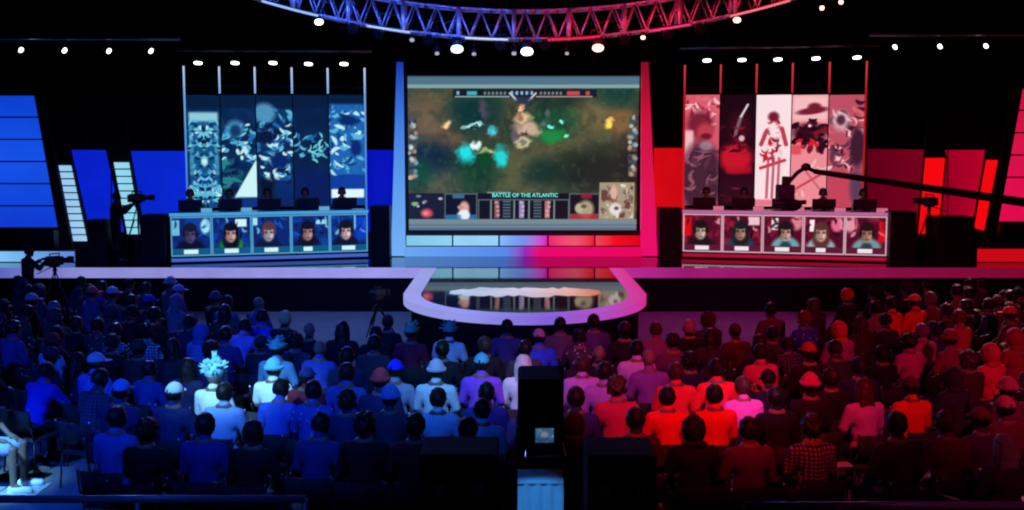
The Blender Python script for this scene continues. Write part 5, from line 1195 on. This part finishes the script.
for q in NAMED:
    q['w'] = 12.0 if any(k_ in q['desc'] for k_ in KEY) and 'before' not in q['desc'] else 1.0
for q in NAMED:
    if 'spiky' in q['desc']: q['w'] = 80.0
    if q['desc'] == 'white t-shirt and cyan beanie': q['R'] -= .35
    if q['desc'] == 'spiky pineapple hat and white shirt': q['R'] += .25
for _ in range(160):
    for ia, a in enumerate(NAMED):
        for b in NAMED[ia + 1:]:
            Rm = (a['R'] + b['R']) / 2; dl = (b['th'] - a['th']) * Rm; dr = b['R'] - a['R']
            if abs(dl) < .51 and abs(dr) < .7:
                ol, orr = .51 - abs(dl), .7 - abs(dr)
                if ol < orr * .8: s_ = math.copysign(ol * .5, dl) / Rm; wa = b['w'] / (a['w'] + b['w']); a['th'] -= s_ * wa; b['th'] += s_ * (1 - wa)
                else: s_ = math.copysign(orr * .5, dr); wa = b['w'] / (a['w'] + b['w']); a['R'] -= s_ * wa; b['R'] += s_ * (1 - wa)
row_people = {i: [] for i in range(len(ROWS))}
for q in NAMED: row_people[min(range(len(ROWS)), key=lambda i: abs(ROWS[i] - q['R']))].append(q)
for L_ in row_people.values(): L_.sort(key=lambda q: q['th'])
TAKEN = list(NAMED)
def pos(R, th): return Vector((CC.x + R * math.sin(th), CC.y - R * math.cos(th), 0))
def fill_ok(k, th):
    p = pos(ROWS[k], th); hx, hy = to_px((p.x, p.y, 1.2))
    if hx < -18 or hx > 1042 or abs(p.x) > 11.5: return False
    if k <= 1 and hx < 72: return False
    if k in (2, 3) and hx < 46 and hy > 362: return False
    if k <= 1 and hx > 1004: return False
    if k == 0 and (hx > 1012 or 500 < hx < 574): return False
    if k == 1 and 503 < hx < 579: return False
    if k == 2 and 520 < hx < 572 and hy > 380: return False
    if k >= 7 and (270 < hx < 762): return False
    if k == 8 and (hx > 235 and hx < 800): return False
    if k == 6 and (288 < hx < 385 or 725 < hx < 765): return False
    if k == 5 and (330 < hx < 345): return False
    return hy > 283
STY = [('black', K), ('charcoal', (.03, .03, .035)), ('navy', (.015, .02, .07)), ('dark grey', (.05, .05, .06))]
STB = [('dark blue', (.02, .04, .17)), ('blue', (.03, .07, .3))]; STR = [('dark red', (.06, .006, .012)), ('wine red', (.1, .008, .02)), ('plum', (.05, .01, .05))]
POSEL = ['lap', 'lap', 'lapleft', 'lapright', 'cross', 'fwd', 'bow', 'phone']
CNT = ['', 'two', 'three', 'four', 'five', 'six', 'seven', 'eight', 'nine', 'ten', 'eleven', 'twelve', 'thirteen']
npeople = 0
for k in range(len(ROWS)):
    Lm = row_people[k]; R = ROWS[k]; seats = []
    seats.extend(Lm)
    th = -1.25
    while th < 1.25:
        if fill_ok(k, th):
            hit = [q for q in TAKEN if abs((q['th'] - th) * R) < .565 and abs(q['R'] - R) < .74]
            if not hit:
                q = dict(th=th, R=R + rng.uniform(-.05, .05), desc=None); seats.append(q); TAKEN.append(q)
        th += .025 / R
    seats.sort(key=lambda q: q['th'])
    named = [i for i, q in enumerate(seats) if q['desc']]
    if not named: continue
    for i, q in enumerate(seats):
        p = pos(q['R'], q['th']); rz = math.atan2(CC.y - p.y, CC.x - p.x) - math.pi / 2
        if q['desc']:
            d = q['desc']; o = dict(q['opt']); po = o.pop('pose', 'lap'); pt = o.pop('pattern', None); tp = o.pop('top', 'long')
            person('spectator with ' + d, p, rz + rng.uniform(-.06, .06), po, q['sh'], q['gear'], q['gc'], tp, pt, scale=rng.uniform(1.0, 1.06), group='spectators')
            chair('black chair under ' + d, p, rz)
        else:
            j = min(named, key=lambda m: abs(m - i)); n = abs(j - i); sd = 'left' if i < j else 'right'
            ref = seats[j]['desc']; rel = f'next to, on the {sd} of,' if n == 1 else f'{CNT[n - 1] if n - 1 < len(CNT) else "many"} seats {sd} of'
            right = p.x > .8
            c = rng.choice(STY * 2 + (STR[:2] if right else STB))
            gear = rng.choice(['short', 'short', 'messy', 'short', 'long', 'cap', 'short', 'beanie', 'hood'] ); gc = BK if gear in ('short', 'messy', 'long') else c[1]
            if rng.random() < .12: gc = BR
            po = rng.choice(POSEL)
            hd = {'short': 'short hair', 'messy': 'messy hair', 'long': 'long hair', 'cap': 'cap', 'beanie': 'beanie', 'hood': 'hood'}[gear]
            rel2 = f'just {sd} of' if n == 1 else f'{CNT[n - 1]} seats {sd} of'
            wds = len((hd + ' ' + rel2 + ' ' + ref).split())
            pat = rng.choice([None, None, None, 'check', 'blotch']); pc_ = tuple(min(.6, v * 2.5) for v in c[1]) if pat == 'check' else c[1]
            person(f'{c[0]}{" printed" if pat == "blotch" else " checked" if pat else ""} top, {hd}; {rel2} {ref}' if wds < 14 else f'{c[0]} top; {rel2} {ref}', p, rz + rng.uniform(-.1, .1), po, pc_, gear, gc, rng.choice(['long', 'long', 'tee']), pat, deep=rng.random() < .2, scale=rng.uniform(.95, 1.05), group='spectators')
            chair(f'black chair {rel2} {ref}', p, rz)
        npeople += 1
print('SPECTATORS', npeople)
# person at the left edge whose lit legs show
pl = Vector((on_z(6, 490, 0).x - .27, on_z(6, 490, 0).y, 0))
person('person in shorts sitting sideways at the lower left corner, bare legs lit cyan', pl, -math.pi / 2, 'lap', (.1, .2, .5), 'short', BK, 'tee', bottom='shorts', trouser=(.3, .4, .6), shoe=(.8, .8, .8), group=None)
chair('black chair turned sideways under the person in shorts', pl, -math.pi / 2)
# a few things people hold or left on chairs
def small(name, lab, cat, p, rz, size, m, detail=None):
    t = thing(name, lab, cat, p, rz); MB().box((-size[0] / 2, -size[1] / 2, 0), (size[0] / 2, size[1] / 2, size[2]), bevel=min(size) * .3).build(name + '_body', m, t)
    if detail: MB().box((-size[0] * .42, -size[1] / 2 - .002, size[2] * .1), (size[0] * .42, -size[1] / 2, size[2] * .9)).build(detail[0], detail[1], t)
    return t
pq = on_z(712, 466, .96)
small('cushion', 'pink patterned cushion on the front row chair beside the dark purple top', 'cushion', pos(16.35, ang_of(on_z(712, 449, 1.1))) + Vector((0, -.1, .62)), 0, (.26, .1, .3), mat('pink_print', (.8, .25, .75), .8, vary=.7, scale=22))
for (px, py, lab, c_) in ((848, 469, 'white sheet of paper on a front row chair right of the plaid shirt', (.7, .65, .7)),):
    th_ = ang_of(on_z(px, py, .83)); p = pos(16.62, th_) + Vector((0, 0, .815)); small('paper_sheet', lab, 'paper', p, .1, (.24, .16, .006), mat('paper_white', c_, .8))
